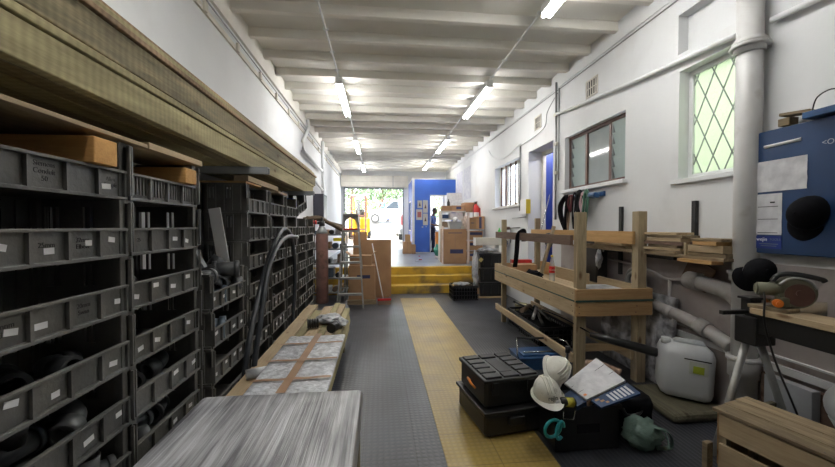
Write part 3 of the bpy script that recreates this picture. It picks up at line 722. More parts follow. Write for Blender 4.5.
# blocks and boards on top of the stacks
tag(MB().span((-1.50, 1.385, 1.7225), (-.99, 1.50, 1.815), bev=.004).build('timber_block', 'orangeblock'), 'orange pine block lying crosswise on the nearest crate stack', 'timber block')
tag(MB().span((-1.50, 1.99, 1.7225), (-.99, 2.10, 1.80), bev=.004).build('timber_block', 'orangeblock'), 'orange pine block crosswise on the second crate stack', 'timber block')
tag(MB().span((-1.40, .75, 1.8365), (-1.0, 1.70, 1.852), bev=.002).build('thin_board', 'pine_y'), 'thin pale board over the orange block of the nearest stack', 'board')
tag(MB().span((-1.30, 1.71, 1.8365), (-1.0, 2.19, 1.866), bev=.002).build('thin_board', 'pine_y'), 'light board over the orange block of the second stack', 'board')
tag(MB().span((-1.40, 2.98, 1.838), (-1.04, 3.35, 1.852), bev=.002).build('thin_board', 'orange_y'), 'thin board lying on the first tall stack past the gap', 'board')
tag(MB().span((-1.14, 3.0, 1.853), (-1.03, 3.85, 1.898), bev=.003).build('timber_length', 'pine_y'), 'pale timber length on top of the first two far stacks', 'timber')
tag(MB().span((-1.25, 3.9, 1.838), (-1.04, 4.25, 1.862), bev=.003).build('timber_length', 'pine_y'), 'short pale timber on the second and third tall stacks', 'timber')
tag(MB().beam((-1.18, 2.60, 1.22), (-1.31, 2.60, 1.47), .05, .015, bev=.002).build('leaning_strip', 'steelarm'), 'short grey strip slanting up behind the fittings of the low stack', 'panel')
tag(MB().box((-1.22, 2.948, 1.36), (.085, .018, .56), rot=(0, R(-9), 0), bev=.002).build('leaning_strip', 'white'), 'pale upright strip leaning on the tall stack behind the low crate stack', 'panel')

# ------------------------------------------------------------------ timber store over the crates
for y, lb in ((2.95, 'grey steel arm under the timber pile between second stack and gap'), (4.92, 'grey steel arm under the far end of the timber pile'), (.1, '')):
    b = MB().span((XL, y-.03, 1.90+.045), (-.86, y+.03, 1.955), bev=.002).span((XL, y-.03, 1.905), (-.86, y-.024, 1.95)).span((XL, y+.024, 1.905), (-.86, y+.03, 1.95)).span((XL, y-.04, 1.6), (XL+.012, y+.04, 2.4))
    if lb and lb != 'near': tag(b.build('support_arm', 'steelarm'), lb, 'bracket', 'timber support arms')
    else: tag(b.build('support_arm', 'steelarm'), 'steel arm under the timber pile ' + ('above the nearest stack' if lb else 'behind the viewer'), 'bracket', 'timber support arms')
TZ = 1.956
rt = random.Random(11)
def plank(x0, x1, y1, z0, z1, m, lb, y0=-.9):
    return tag(MB().span((x0, y0, z0), (x1, y1, z1), bev=.004).build('timber_plank', m), lb, 'timber', 'long timbers stored over the crates')
lay = [(TZ, TZ+.118, 'lumber', [(-.985, -.935), (-.93, -.86), (-.853, 0), ], 'lowest layer')]
x = -.985; i = 0
names = ['outermost', 'second', 'third', 'fourth', 'fifth', 'sixth', 'seventh']
def row(z0, z1, widths, xs, ye, m, layer):
    x = xs
    for j, w in enumerate(widths):
        if x-w < XL+.01: break
        plank(x-w, x, ye+rt.uniform(-.12, .12) if j else ye, z0+rt.uniform(0, .002), z1-rt.uniform(0, .002), m if isinstance(m, str) else m[j % len(m)],
              'greenish sawn timber, %s from the room in the %s of the hanging pile' % (names[j], layer))
        x -= w+.006
row(TZ, TZ+.118, [.045, .09, .10, .09, .10, .09], -.985, 5.55, ['lumber', 'lumberold', 'lumber'], 'bottom layer')
row(TZ+.122, TZ+.155, [.22, .22, .12], -.981, 5.62, ['lumber', 'lumberold'], 'thin second layer')
row(TZ+.158, TZ+.285, [.05, .10, .10, .09, .10, .09], -.985, 5.75, ['lumberold', 'lumber', 'lumberold'], 'third layer')
row(TZ+.290, TZ+.315, [.20, .20, .14], -.975, 5.82, ['lumberpink', 'lumber'], 'thin fourth layer')
row(TZ+.330, TZ+.362, [.20, .20, .12], -1.01, 5.80, ['lumber', 'lumberold'], 'fifth layer')
row(TZ+.364, TZ+.405, [.12, .14, .14], -1.05, 5.85, ['lumberpink', 'lumberold'], 'top layer')

# ------------------------------------------------------------------ timbers and packs on the floor, left of the aisle
xs = -.968; rp_ = random.Random(5)
fl = ['pale floor timber, widest one next to the crates', 'pale floor timber, second from the crates', 'floor timber in the middle of the low pile', 'floor timber, third from the aisle', 'floor timber, second from the aisle', 'floor timber, topmost one along the aisle edge']
ends = [5.05, 4.75, 4.95, 5.15, 5.05, 4.85]
for j, w in enumerate((.13, .085, .11, .07, .07, .07)):
    z1 = (.435, .425, .43, .43, .435, .42)[j]
    tag(MB().span((xs, .9, z1-.05), (xs+w, ends[j], z1), bev=.004).build('floor_timber', ('pine_y', 'lumber')[j % 2]), fl[j], 'timber', 'timbers in the floor pile')
    xs += w+.007
for L_ in range(4):
    z0 = .16+L_*.053; xs = -.968
    for j, w in enumerate((.18, .18, .20)):
        tag(MB().span((xs, 1.0, z0), (xs+w, 4.9-.07*((L_+j) % 3), z0+.05), bev=.003).build('floor_timber', 'lumber'),
            'timber inside the floor pile, layer %s from the floor, %s' % (('one', 'two', 'three', 'four')[L_], ('crate side', 'middle', 'aisle side')[j]), 'timber', 'timbers in the floor pile')
        xs += w+.006
for y in (1.6, 3.0, 4.4):
    tag(MB().span((-.968, y-.05, 0), (-.42, y+.05, .158), bev=.004).build('bearer_block', 'lumberold'), 'bearer under the floor pile, %s' % {1.6: 'beneath the film pack', 3.0: 'beneath the taped parcel', 4.4: 'towards the ladder'}[y], 'timber block', 'bearers under the floor pile')
# big stretch-wrapped pack
def wrap_fn(x0, x1, y0, y1, z0, z1, seed, amp=.006, r=.03, nx=26, ny=40):
    from mathutils import noise
    b = MB(); b.span((x0, y0, z0), (x1, y1, z1), bev=r)
    bmesh.ops.subdivide_edges(b.bm, edges=b.bm.edges, cuts=12, use_grid_fill=True)
    for v in b.bm.verts:
        n_ = noise.noise(Vector((v.co.x*9+seed, v.co.y*2.2, v.co.z*4)))+.5*noise.noise(Vector((v.co.x*30, v.co.y*5, seed)))
        v.co += Vector((n_*amp*.5, n_*amp*.5, n_*amp))
    for f in b.bm.faces: f.smooth = True
    return b
t = tag(wrap_fn(-.965, -.10, .45, 2.09, .437, .575, 2).build('wrapped_pack', 'wrap'), 'large flat pack bound in clear stretch film, nearest the viewer', 'wrapped pack')
b = MB()
for k in range(9):
    x = -.93+.10*k+rp_.uniform(-.03, .03); y0_ = rp_.uniform(.5, 1.2)
    b.tube(interp([(x, y0_, .579), (x+rp_.uniform(-.05, .05), y0_+.4, .581), (x+rp_.uniform(-.1, .1), 2.05, .578)], 4), .0022, 5)
b.bm.free()
tag(wrap_fn(-.95, -.12, .5, 2.04, .16, .436, 5, .004).build('wrapped_pack', 'wrap') if False else MB().span((-.38, .5, 0), (-.11, 2.0, .436), bev=.01).build('board_stack', 'lumberold'), 'stack of boards under the aisle side of the film-wrapped pack', 'boards')
# bubble-wrapped parcel with brown tape
t = thing('taped_parcel', (-.57, 2.75, .437), 'parcel in bubble film crossed with brown tape, lying on the floor timbers', 'parcel')
PZ = .437
b = MB()
for dz, (ax0, ax1, ay0, ay1) in enumerate(((-.83, -.34, 2.16, 3.36), (-.81, -.32, 2.20, 3.38))):
    w = wrap_fn(ax0, ax1, ay0, ay1, PZ+.001+dz*.036, PZ+.035+dz*.036, 3+dz, .011, .014)
    me_ = bpy.data.meshes.new('q'); w.bm.to_mesh(me_); w.bm.free(); b.bm.from_mesh(me_)
b.build('bubble_cover', 'bubble', t)
tz = PZ+.0745
tp = MB(); rp2 = random.Random(4)
def tape(p0, p1, w):
    p0, p1 = Vector(p0), Vector(p1); d = (p1-p0); n_ = Vector((-d.y, d.x, 0)).normalized()*w/2
    tp.grid(lambda u, v: p0+d*u+n_*(2*v-1)+Vector((0, 0, tz+.009+.002*math.sin(u*17+p0.x*9))), 12, 1)
tape((-.585, 2.19, 0), (-.555, 3.39, 0), .055)
for y in (2.38, 2.72, 3.10): tape((-.82, y, 0), (-.32, y+.03, 0), .035)
tp.build('tape_strip', 'browntape', t)
tag(MB().hollow((-.92, 2.60, .475), (-.80, 2.66, .475), .034, .02, 16).cyl((-.915, 2.60, .475), (-.81, 2.655, .475), .022, n=12).build('film_roll', 'bag'), 'small roll of clear film beside the taped parcel', 'film roll')
# fittings and plastic on the far end of the pile
for (x, y, a, lb) in ((-.70, 3.88, .2, 'black ribbed coupling on the floor timbers, the one nearer the crates'), (-.47, 3.72, 1.3, 'black ribbed coupling on the floor timbers, the one nearer the aisle')):
    b = MB(); d = Vector((math.cos(a), math.sin(a), 0))
    for k in range(5): b.cyl(Vector((x, y, .485))+d*(k*.024-.055), Vector((x, y, .485))+d*(k*.024-.037), .048, n=16)
    b.cyl(Vector((x, y, .485))-d*.05, Vector((x, y, .485))+d*.06, .040, n=16)
    tag(b.build('ribbed_coupling', 'black'), lb, 'pipe fitting', 'black couplings on the floor pile')
def crumple(c, r, m, name, lb, cat, seed, flat=.35):
    from mathutils import noise
    b = MB().ball((0, 0, 0), 1, 28, 18)
    for v in b.bm.verts:
        n_ = noise.noise(v.co*2.3+Vector((seed, 0, 0)))*.45+noise.noise(v.co*6+Vector((0, seed, 0)))*.16
        v.co *= 1+n_; v.co = Vector((v.co.x*r[0], v.co.y*r[1], v.co.z*r[2]))+Vector(c)
    return tag(b.build(name, m), lb, cat)
crumple((-.56, 4.12, .475), (.13, .16, .04), 'bag', 'plastic_bag', 'crumpled clear plastic bag on the far floor timbers, larger heap', 'plastic bag', 1)
crumple((-.42, 3.95, .470), (.07, .10, .035), 'bag', 'plastic_bag', 'small crumpled clear plastic by the aisle-side black coupling', 'plastic bag', 4)
# hoses
HA = [(2.42, .20), (2.54, .55), (2.68, .80), (3.04, 1.20), (3.38, 1.41), (3.66, 1.47), (3.90, 1.33), (3.99, .97), (3.90, .60), (3.80, .25)]
tag(MB().tube(interp([(-.995+.004*math.sin(i), y*1.1, 1.5+(z-1.5)*1.1) for i, (y, z) in enumerate(HA)]), .021, 12).build('black_hose', 'rubber'), 'thick black hose bent in a full arch before the crates', 'hose')
HB = [(2.50, .20), (2.62, .55), (2.74, .80), (2.96, 1.19), (3.22, 1.34), (3.50, 1.40), (3.86, 1.385)]
t = tag(MB().tube(interp([(-.94-.003*(6-i)-.0, y*1.1, 1.5+(z-1.5)*1.1) for i, (y, z) in enumerate(HB)]), .021, 12).build('black_hose', 'rubber'), 'black hose with pale cut end, inside the arched one', 'hose')
MB().cyl((-.94, 4.24, 1.3735), (-.94, 4.27, 1.3735), .022, n=14).build('hose_end', 'white', t)
# gas cylinder
t = thing('gas_cylinder', (-1.12, 7.24, 0), 'tall rusty red gas cylinder standing beyond the crates', 'gas cylinder')
MB().lathe([(.10, 0), (.117, .02), (.117, 1.28), (.112, 1.35), (.085, 1.42), (.045, 1.46)], (-1.12, 7.24, 0), n=24).build('body', 'cyl', t)
MB().lathe([(.117, 1.35), (.10, 1.40), (.06, 1.46), (.04, 1.48), (.04, 1.5)], (-1.12, 7.24, .004), n=20).build('shoulder', 'grey', t)
MB().cyl((-1.12, 7.24, 1.5), (-1.12, 7.24, 1.60), .055, n=14).cyl((-1.12, 7.24, 1.6), (-1.12, 7.24, 1.66), .03, n=10).cyl((-1.20, 7.2, 1.56), (-1.12, 7.24, 1.56), .03, n=10).build('valve', 'black', t)
MB().cyl((-1.23, 7.12, 1.54), (-1.23, 7.10, 1.60), .035, n=12).build('regulator', 'red', t)
# rack with junk behind the cylinder
t = thing('storage_rack', (-1.15, 7.62, 0), 'grey metal rack crammed with parts between cylinder and ladder', 'rack')
for x in (-1.52, -.70):
    for y in (7.42, 7.88): MB().span((x-.015, y-.015, 0), (x+.015, y+.015, 1.50)).build('post', 'grey', t)
for k in range(5): MB().span((-1.54, 7.40, .15+k*.29), (-.68, 7.90, .175+k*.29)).build('shelf', 'grey', t)
rk = random.Random(9)
nm_ = ['bottom', 'second', 'third', 'fourth', 'top']
jm = ['black', 'cardboard', 'fit', 'paper', 'brownwood', 'orange_x', 'fitblue']
for k in range(5):
    x = -1.47; j = 0
    while x < -.80:
        w = rk.uniform(.08, .17); h = rk.uniform(.08, .20)
        b = MB(); z = .176+k*.29
        if j % 3 == 1: b.cyl((x+w/2, 7.46, z+w*.35), (x+w/2, 7.75, z+w*.35), w*.35, n=14).cyl((x+w/2, 7.45, z+w*.35), (x+w/2, 7.48, z+w*.35), w*.38, n=14)
        else: b.span((x, 7.46, z), (x+w-.01, 7.80, z+h), bev=.008).span((x+.01, 7.45, z+h*.4), (x+w-.02, 7.46, z+h*.7))
        tag(b.build('stored_part' if j % 3 == 1 else 'small_box', jm[(k*3+j) % 7]), '%s on the %s rack shelf, %s from the left wall' % ('rolled part' if j % 3 == 1 else 'small box', nm_[k], names[j].replace('outermost', 'first')), 'part', 'junk on the storage rack')
        x += w+.01; j += 1
tag(MB().span((-.92, 7.34, 1.20), (-.70, 7.6, 1.26), bev=.01).build('yellow_case', mat('yellow_plastic', (.75, .6, .03), rough=.4)), 'yellow plastic case on the rack beside the ladder', 'case')
b = MB()
for k in range(5): b.tube(interp([(-1.52+.05*k, 7.2+.04*k, 1.60+.03*(k % 3)), (-1.2, 7.3+.03*k, 1.64+.03*(k % 2)), (-1.0, 7.3+.05*k, 1.56), (-.72, 7.45+.04*k, 1.40+.02*k)]), .035, 8)
tag(b.build('lagged_pipes', 'bark'), 'brown lagged pipe lengths bent over the rack top', 'pipe bundle')
t = tag(MB().span((XL, 8.9, 1.62), (-1.34, 9.5, 2.27), bev=.01).build('wall_box', mat('dark_slate_box', (.05, .05, .07), rough=.5)), 'dark upright box fixed on the left wall past the rack', 'box')
MB().span((-1.34, 8.95, 1.67), (-1.335, 9.45, 2.22)).build('front_panel', 'black', t)
tag(MB().span((XL, 9.75, 1.3), (XL+.03, 9.83, 2.2)).build('sign_strip', 'red'), 'narrow red strip on the left wall behind the dark box', 'strip')
# step ladder
t = thing('step_ladder', (-.54, 6.80, 0), 'grey aluminium step ladder opened in front of the rack', 'ladder')
def lad(s, z): return (-.535+s*(.235-.115*z/1.72), 6.62+.20*z/1.72, z)
for s in (-1, 1):
    MB().beam(lad(s, 0), lad(s, 1.72), .055, .025).build('front_rail', 'alu', t)
    MB().beam((-.535+s*.24, 7.20, 0), (-.535+s*.12, 6.86, 1.66), .022, .03).build('rear_leg', 'alu', t)
for k in range(5):
    z = .27+.285*k; a, c = lad(-1, z), lad(1, z)
    MB().span((a[0], a[1]-.05, z-.02), (c[0], a[1]+.06, z+.015), bev=.003).build('tread', 'alu', t)
MB().span((-.665, 6.72, 1.68), (-.405, 6.92, 1.73), bev=.012).build('top_cap', 'alu', t)
MB().span((-.66, 6.77, 1.42), (-.41, 6.80, 1.455)).build('bucket_bar', 'red', t)
for z in (.3, .9): MB().beam((-.535-.22+.1*z/1.7, 7.2-.2*z, z), (-.535+.22-.1*z/1.7, 7.2-.2*z, z), .02, .02).build('brace', 'alu', t)
b = MB().prism([(-.655, 6.80, 1.50), (-.62, 6.80, 1.60), (-.535, 6.80, 1.66), (-.45, 6.80, 1.60), (-.415, 6.80, 1.50), (-.40, 6.80, 1.69), (-.67, 6.80, 1.69)], (0, .02, 0)); b.build('top_arch', 'alu', t)
# cartons behind the ladder
def carton(x0, x1, y0, y1, z0, z1, lb, grp='cardboard cartons', bands=(), m='cardboard', flap=False):
    t = tag(MB().span((x0, y0, z0), (x1, y1, z1), bev=.004).build('cardboard_box', m), lb, 'cardboard box', grp)
    MB().span(((x0+x1)/2-.012, y0-.002, z0+(z1-z0)*.02), ((x0+x1)/2+.012, y0-.0005, z1*.999)).build('seam_tape', 'browntape', t) if z1-z0 > .3 else None
    for (a, c, e, f) in bands:
        w, h = x1-x0, z1-z0
        MB().span((x0+w*a, y0-.003, z0+h*e), (x0+w*c, y0-.001, z0+h*f)).build('printed_band', 'tape', t)
    if flap:
        for s_, xx in ((-1, x0), (1, x1)):
            MB().box((xx+s_*.04, (y0+y1)/2, z1+.035), (.006, y1-y0, .11), rot=(0, s_*R(50), 0)).build('flap', m, t)
    return t
carton(-.60, -.10, 7.05, 7.45, .09, .74, 'brown carton with dark label band behind the ladder feet', bands=((.32, .82, .62, .72),))
carton(-.58, -.16, 7.08, 7.42, .742, .93, 'low brown carton on top of the labelled one behind the ladder', flap=True)
tag(MB().span((-.62, 7.0, 0), (-.08, 7.5, .085), bev=.004).build('small_pallet', 'old_x'), 'little wooden pallet under the labelled carton', 'pallet')
tag(MB().box((-.16, 7.62, .62), (.78, .012, 1.20), rot=(R(3), 0, 0), bev=.002).build('chipboard_sheet', 'cardboard'), 'tall tan board sheet leaning behind the ladder cartons', 'board')
carton(-.24, .19, 7.66, 7.98, 0, 1.15, 'tall brown carton at the corner of the steps', flap=False)
carton(-.55, -.28, 7.68, 7.95, 0, 1.38, 'tall narrow carton behind the ladder rungs')
carton(.02, .17, 8.75, 8.98, UF, .80, 'small worn carton on the upper floor behind the sheet')
t = thing('floor_broom', (.09, 6.98, 0), 'broom with red head leaning on the tan board sheet', 'broom')
MB().cyl((.06, 7.0, .10), (-.16, 7.56, 1.14), .012, n=8).build('handle', 'white', t)
MB().box((.08, 6.97, .095), (.26, .06, .04), rot=(0, 0, R(8)), bev=.01).build('head', 'red', t)
MB().box((.08, 6.97, .04), (.24, .05, .08), rot=(0, 0, R(8))).build('bristles', 'brownwood', t)
# ------------------------------------------------------------------ long timber bench on the right
BX0, BX1, BY0, BY1 = 1.86, 2.46, 3.22, 5.60
t = thing('timber_bench', (2.16, 4.4, 0), 'long rough timber bench with raised rails and side boards, along the right', 'bench')
def post(x, y, zt, w=.095, d=.06):
    return MB().span((x-d/2, y-w/2, 0) if False else (x-w/2, y-d/2, 0), (x+w/2, y+d/2, zt), bev=.004).build('leg', 'pine_z', t)
post(BX0+.02, BY0+.05, 1.63); post(BX1+.02, BY0+.05, 1.64, .09, .09); post(BX0+.06, BY1-.09, 1.60, .07, .05); post(BX1, BY1-.09, 1.62, .08, .05)
for z0, z1 in ((.80, .915), (.655, .793)):
    MB().span((BX0-.06, BY0, z0), (BX0-.028, BY1, z1), bev=.003).build('side_board', 'pine_y', t)
    MB().span((BX1+.07, BY0, z0), (BX1+.10, BY1, z1), bev=.003).build('side_board', 'pine_y', t)
    MB().span((BX0-.06, BY0-.032, z0+.004), (BX1+.10, BY0-.001, z1-.004), bev=.003).build('end_board', 'orange_x', t)
    MB().span((BX0-.028, BY1-.03, z0), (BX1+.07, BY1, z1), bev=.003).build('end_board', 'pine_x', t)
for k in range(6):
    MB().span((BX0-.02+k*.105, BY0+.10, .80), (BX0+.08+k*.105, BY1-.14, .822), bev=.002).build('deck_board', 'pine_y', t)
MB().span((BX0-.066, BY0, .794), (BX0-.061, BY1, .806)).span((BX0-.066, BY0-.038, .794), (BX1+.106, BY0-.033, .812)).build('strap', 'greenstrap', t)
MB().span((BX0-.058, BY0+.085, 1.315), (BX0-.028, BY1-.03, 1.412), bev=.003).build('front_rail', 'brown_y', t)
MB().span((BX1-.075, BY0+.02, 1.325), (BX1-.045, BY1-.02, 1.448), bev=.003).build('rear_rail', 'orange_y', t)
MB().span((BX0-.058, BY0+.06, .20), (BX0-.028, BY1-.04, .29), bev=.003).build('lower_rail', 'pine_y', t)
MB().span((BX1-.075, BY0+.02, .22), (BX1-.045, BY1-.02, .31), bev=.003).build('lower_rail', 'pine_y', t)
MB().span((BX0+.07, BY0+.06, .30), (BX1-.03, BY0+.09, .37), bev=.003).build('cross_rail', 'pine_x', t)
b = MB()
for (y, z) in ((BY0+.03, .70), (BY0+.05, .75), (BY0+.03, .87), (BY0+.5, .72), (BY0+1.2, .73), (BY0+.6, .88), (BY0+1.5, .70)): b.cyl((BX0-.0615, y, z), (BX0-.0595, y, z), .006, n=8)
for (x, z) in ((.03, .69), (.03, .75), (.59, .69), (.60, .75)): b.cyl((BX0+x-.06, BY0-.034, z), (BX0+x-.06, BY0-.0315, z), .006, n=8)
b.build('nail_heads', 'brownframe', t)
DZ = .822
# on the bench
tt = thing('cola_bottle', (2.08, 4.24, DZ), 'clear soft drink bottle with red label standing on the bench deck', 'bottle')
MT['bottle'] = glass('clear_bottle_plastic', (.8, .85, .85), .1, .35)
MB().lathe([(.030, 0), (.034, .02), (.033, .08), (.034, .14), (.033, .19), (.022, .25), (.013, .29), (.013, .30)], (2.08, 4.24, DZ+.001), n=20).build('body', 'bottle', tt)
MB().lathe([(.0345, .11), (.0352, .115), (.0352, .185), (.0345, .19)], (2.08, 4.24, DZ), n=20).build('label', 'red', tt)
MB().cyl((2.08, 4.24, DZ+.30), (2.08, 4.24, DZ+.325), .016, n=14).build('cap', mat('yellow_cap', (.7, .5, .03), rough=.4), tt)
text('lettering', 'Coke', .030, (2.068, 4.203, DZ+.148), (1, -.3, 0), (0, 0, 1), 'sticker', tt)
crumple((2.02, 4.62, DZ+.045), (.07, .20, .05), 'blackmatt', 'black_cloth', 'black cloth heap on the bench deck beside the bottle', 'cloth', 7)
t2 = tag(MB().span((2.08, 3.42, DZ+.001), (2.44, 3.72, DZ+.05), bev=.015).build('wrapped_packet', 'bag'), 'pale film-wrapped packet on the near end of the bench', 'packet')
MB().box((2.30, 3.415, DZ+.028), (.07, .004, .03)).build('label', 'greenstrap', t2)
tag(MB().span((2.32, 3.9, DZ+.001), (2.36, 4.62, DZ+.14), bev=.004).build('timber_offcut', 'pine_y'), 'board on edge at the back of the bench deck', 'timber')
tag(MB().span((2.32, 4.75, DZ+.001), (2.36, 5.1, DZ+.17), bev=.004).build('timber_offcut', 'orange_y'), 'upright orange board on edge at the bench far end', 'timber')
tag(MB().beam((2.22, 4.85, DZ+.002), (2.34, 4.72, 1.50), .06, .03, bev=.003).build('leaning_batten', 'pine_z'), 'pale batten leaning against the rear rail of the bench', 'timber')
tag(MB().span((1.98, 5.15, DZ+.001), (2.30, 5.40, DZ+.11), bev=.006).build('low_box', 'cardboard'), 'open brown box at the far end of the bench deck', 'box')
tag(MB().span((2.02, 5.42, DZ+.001), (2.34, 5.52, DZ+.16), bev=.01).build('red_case', 'red'), 'red case at the far end of the bench', 'case')
b = MB().tube(interp([(1.88, 4.62, 1.30), (1.87, 4.60, 1.42), (1.83, 4.59, 1.425), (1.79, 4.60, 1.37), (1.785, 4.63, 1.15), (1.775, 4.66, .96)]), .018, 8, flat=2.0)
tag(b.build('black_strap', 'blackmatt'), 'wide black strap hanging over the front rail of the bench', 'strap')
tag(MB().torus((2.36, 4.90, 1.30), (0, 1, 0), (0, 0, 1), .10, .009, 24, 8).torus((2.345, 4.92, 1.31), (0, 1, 0), (0, 0, 1), .085, .009, 24, 8).build('cable_loop', 'black'), 'black cable loop hung on the rear rail of the bench', 'cable')
tag(MB().cyl((2.42, 5.52, 1.0), (2.70, 5.60, 2.0), .009, n=8).build('thin_rod', 'chrome'), 'thin light rod leaning up at the blue doorway', 'rod')
t = tag(MB().span((2.52, 4.02, .83), (2.66, 4.45, 1.40), bev=.02).build('dark_case', 'black'), 'dark upright case between bench and wall', 'case')
crumple((2.52, 3.98, 1.12), (.03, .04, .10), 'bag', 'plastic_bag', 'clear bag scrap hanging beside the dark upright case', 'plastic bag', 9)
# under the bench
def grid_crate(x0, x1, y0, y1, z0, z1, name, lb):
    t = thing(name, ((x0+x1)/2, (y0+y1)/2, z0), lb, 'crate', 'black grid crates')
    b = MB(); b.span((x0, y0, z0), (x1, y1, z0+.012))
    for (a, c) in (((x0, y0), (x1, y0)), ((x1, y0), (x1, y1)), ((x1, y1), (x0, y1)), ((x0, y1), (x0, y0))):
        A, C = Vector((*a, 0)), Vector((*c, 0)); L_ = (C-A).length; n_ = int(L_/.055)
        for z, hh in ((z0+.02, .03), (z1-.018, .035), (z0+(z1-z0)*.36, .012), (z0+(z1-z0)*.62, .012)):
            b.beam(A+Vector((0, 0, z)), C+Vector((0, 0, z)), .012, hh) if abs(A.x-C.x) < 1e-6 else b.beam(A+Vector((0, 0, z)), C+Vector((0, 0, z)), .012, hh)
        for k in range(n_+1):
            p = A+(C-A)*k/n_; b.span((p.x-.005, p.y-.005, z0), (p.x+.005, p.y+.005, z1))
    b.build('lattice_body', 'black', t)
    i = MB().span((x0+.012, y0+.012, z0+.013), (x1-.012, y1-.012, z0+(z1-z0)*.80), bev=.01); i.build('dark_contents', 'blackmatt', t)
    return t
grid_crate(1.92, 2.34, 4.22, 4.86, .003, .27, 'grid_crate', 'black grid crate under the bench, the nearer one')
grid_crate(1.95, 2.36, 4.95, 5.40, .003, .26, 'grid_crate', 'black grid crate under the bench, farther one by the far leg')
rj = random.Random(21)
lbs = ['dark tool poking from the nearer crate under the bench', 'pale tube across the nearer crate under the bench', 'black rod across the nearer crate under the bench', 'tan tube end on the farther crate under the bench', 'black rod over the farther crate under the bench']
for i, (p0, p1, r, m) in enumerate((((2.0, 4.3, .28), (2.15, 4.8, .31), .02, 'black'), ((1.98, 4.55, .30), (2.2, 4.95, .33), .022, 'pipe'), ((2.1, 4.3, .33), (2.25, 5.1, .32), .014, 'black'), ((2.0, 4.98, .30), (2.2, 5.2, .30), .035, 'brownwood'), ((2.2, 5.0, .28), (2.05, 5.36, .34), .015, 'black'))):
    tag(MB().cyl(p0, p1, r, n=12).cyl(p1, Vector(p1)+(Vector(p1)-Vector(p0))*.08, r*1.25, n=12).build('loose_tool', m), lbs[i], 'tool')
tag(MB().cyl((2.30, 5.75, .02), (2.30, 5.75, .22), .12, .10, n=20).torus((2.30, 5.75, .22), (1, 0, 0), (0, 1, 0), .10, .008).build('round_drum', mat('olive_drum', (.18, .16, .07), rough=.5)), 'small olive drum on the floor behind the bench far leg', 'drum')
# blue tray with chrome handle
t = thing('metal_toolbox', (1.72, 3.78, 0), 'blue metal cantilever toolbox with chrome handles, open on the floor before bench', 'toolbox')
MB().prism([(1.46, 3.62, .0), (1.98, 3.62, .0), (2.0, 3.62, .12), (1.44, 3.62, .12)], (0, .30, 0)).build('body', 'bluetool', t)
MB().span((1.43, 3.60, .12), (2.01, 3.94, .135), bev=.003).build('rim', 'bluetool', t)
MB().span((1.48, 3.64, .136), (1.96, 3.76, .155), bev=.006).build('lid', 'bluetool', t)
MB().cyl((1.50, 3.70, .163), (1.93, 3.70, .163), .010, n=8).build('chrome_bar', 'chrome', t)
MB().tube([(1.44, 3.64, .10), (1.41, 3.62, .17), (1.44, 3.72, .28), (1.50, 3.86, .27)], .008, 8).tube([(2.0, 3.64, .10), (2.03, 3.66, .18), (2.02, 3.78, .24), (1.96, 3.86, .25)], .008, 8).build('handle_bracket', 'chrome', t)
MB().cyl((1.49, 3.86, .27), (1.97, 3.86, .25), .011, n=10).build('carry_handle', 'black', t)
# two-part black tool case
t = thing('tool_case', (.92, 2.75, 0), 'black two-part tool case with ribbed lid standing on the yellow strip', 'tool case')
RZ = R(9)
def cb(b, c, d, bev=.012): return b.box(c, d, rot=(0, 0, RZ), bev=bev, piv=(.92, 2.75, 0))
cb(MB(), (.92, 2.75, .095), (.47, .53, .17), .03).build('lower_case', 'black', t)
b = MB(); cb(b, (.92, 2.75, .188), (.50, .56, .022), .006); cb(b, (.92, 2.475, .12), (.12, .03, .06), .006); b.build('lower_lid_rim', 'black', t)
cb(MB(), (.915, 2.76, .30), (.43, .47, .19), .02).build('upper_case', 'black', t)
cb(MB(), (.915, 2.76, .395), (.455, .50, .03), .008).build('upper_lid', 'black', t)
b = MB()
for i in range(3):
    for j in range(5):
        if i == 1 and j in (1, 2, 3): continue
        cb(b, (.915+(i-1)*.142, 2.76+(j-2)*.094, .414), (.125, .076, .018), .005)
cb(b, (.915, 2.76, .411), (.10, .26, .008), .003)
b.build('lid_ribs', mat('matt_grey_black', (.022, .022, .023), rough=.5), t)
for sx in (-.14, .14): cb(MB(), (.915+sx, 2.515, .345), (.05, .02, .09), .005).build('latch', 'black', t)
MB().tube([(.70, 2.62, .30), (.672, 2.63, .33), (.672, 2.74, .33), (.70, 2.75, .30)], .009, 8).build('side_handle', 'orange', t)
b = MB(); cb(b, (1.04, 2.50, .185), (.14, .012, .008), .001); cb(b, (.78, 2.50, .185), (.10, .012, .008), .001); b.build('orange_trim', 'orange', t)
# bin of odds and ends
t = thing('parts_bin', (1.37, 2.48, 0), 'black plastic bin on the floor heaped with helmets, booklet and tools', 'bin')
bx = MB(); x0, x1, y0, y1, h = 1.15, 1.60, 2.28, 2.68, .30
for a, c in (((x0, y0, .0), (x1, y1, .012)), ((x0, y0, 0), (x1, y0+.012, h)), ((x0, y1-.012, 0), (x1, y1, h)), ((x0, y0, 0), (x0+.012, y1, h)), ((x1-.012, y0, 0), (x1, y1, h))): bx.span(a, c, bev=.003)
bx.build('walls', 'black', t)
MB().span((x0-.012, y0-.012, h-.03), (x1+.012, y0, h)).span((x0-.012, y1, h-.03), (x1+.012, y1+.012, h)).span((x0-.012, y0, h-.03), (x0, y1, h)).span((x1, y0, h-.03), (x1+.012, y1, h)).build('rim', 'black', t)
MB().span((1.30, y0-.004, .12), (1.46, y0+.001, .18), bev=.003).build('hand_grip', 'blackmatt', t)
MB().span((x0+.013, y0+.013, .013), (x1-.013, y1-.013, .235), bev=.01).build('dark_contents', 'blackmatt', t)
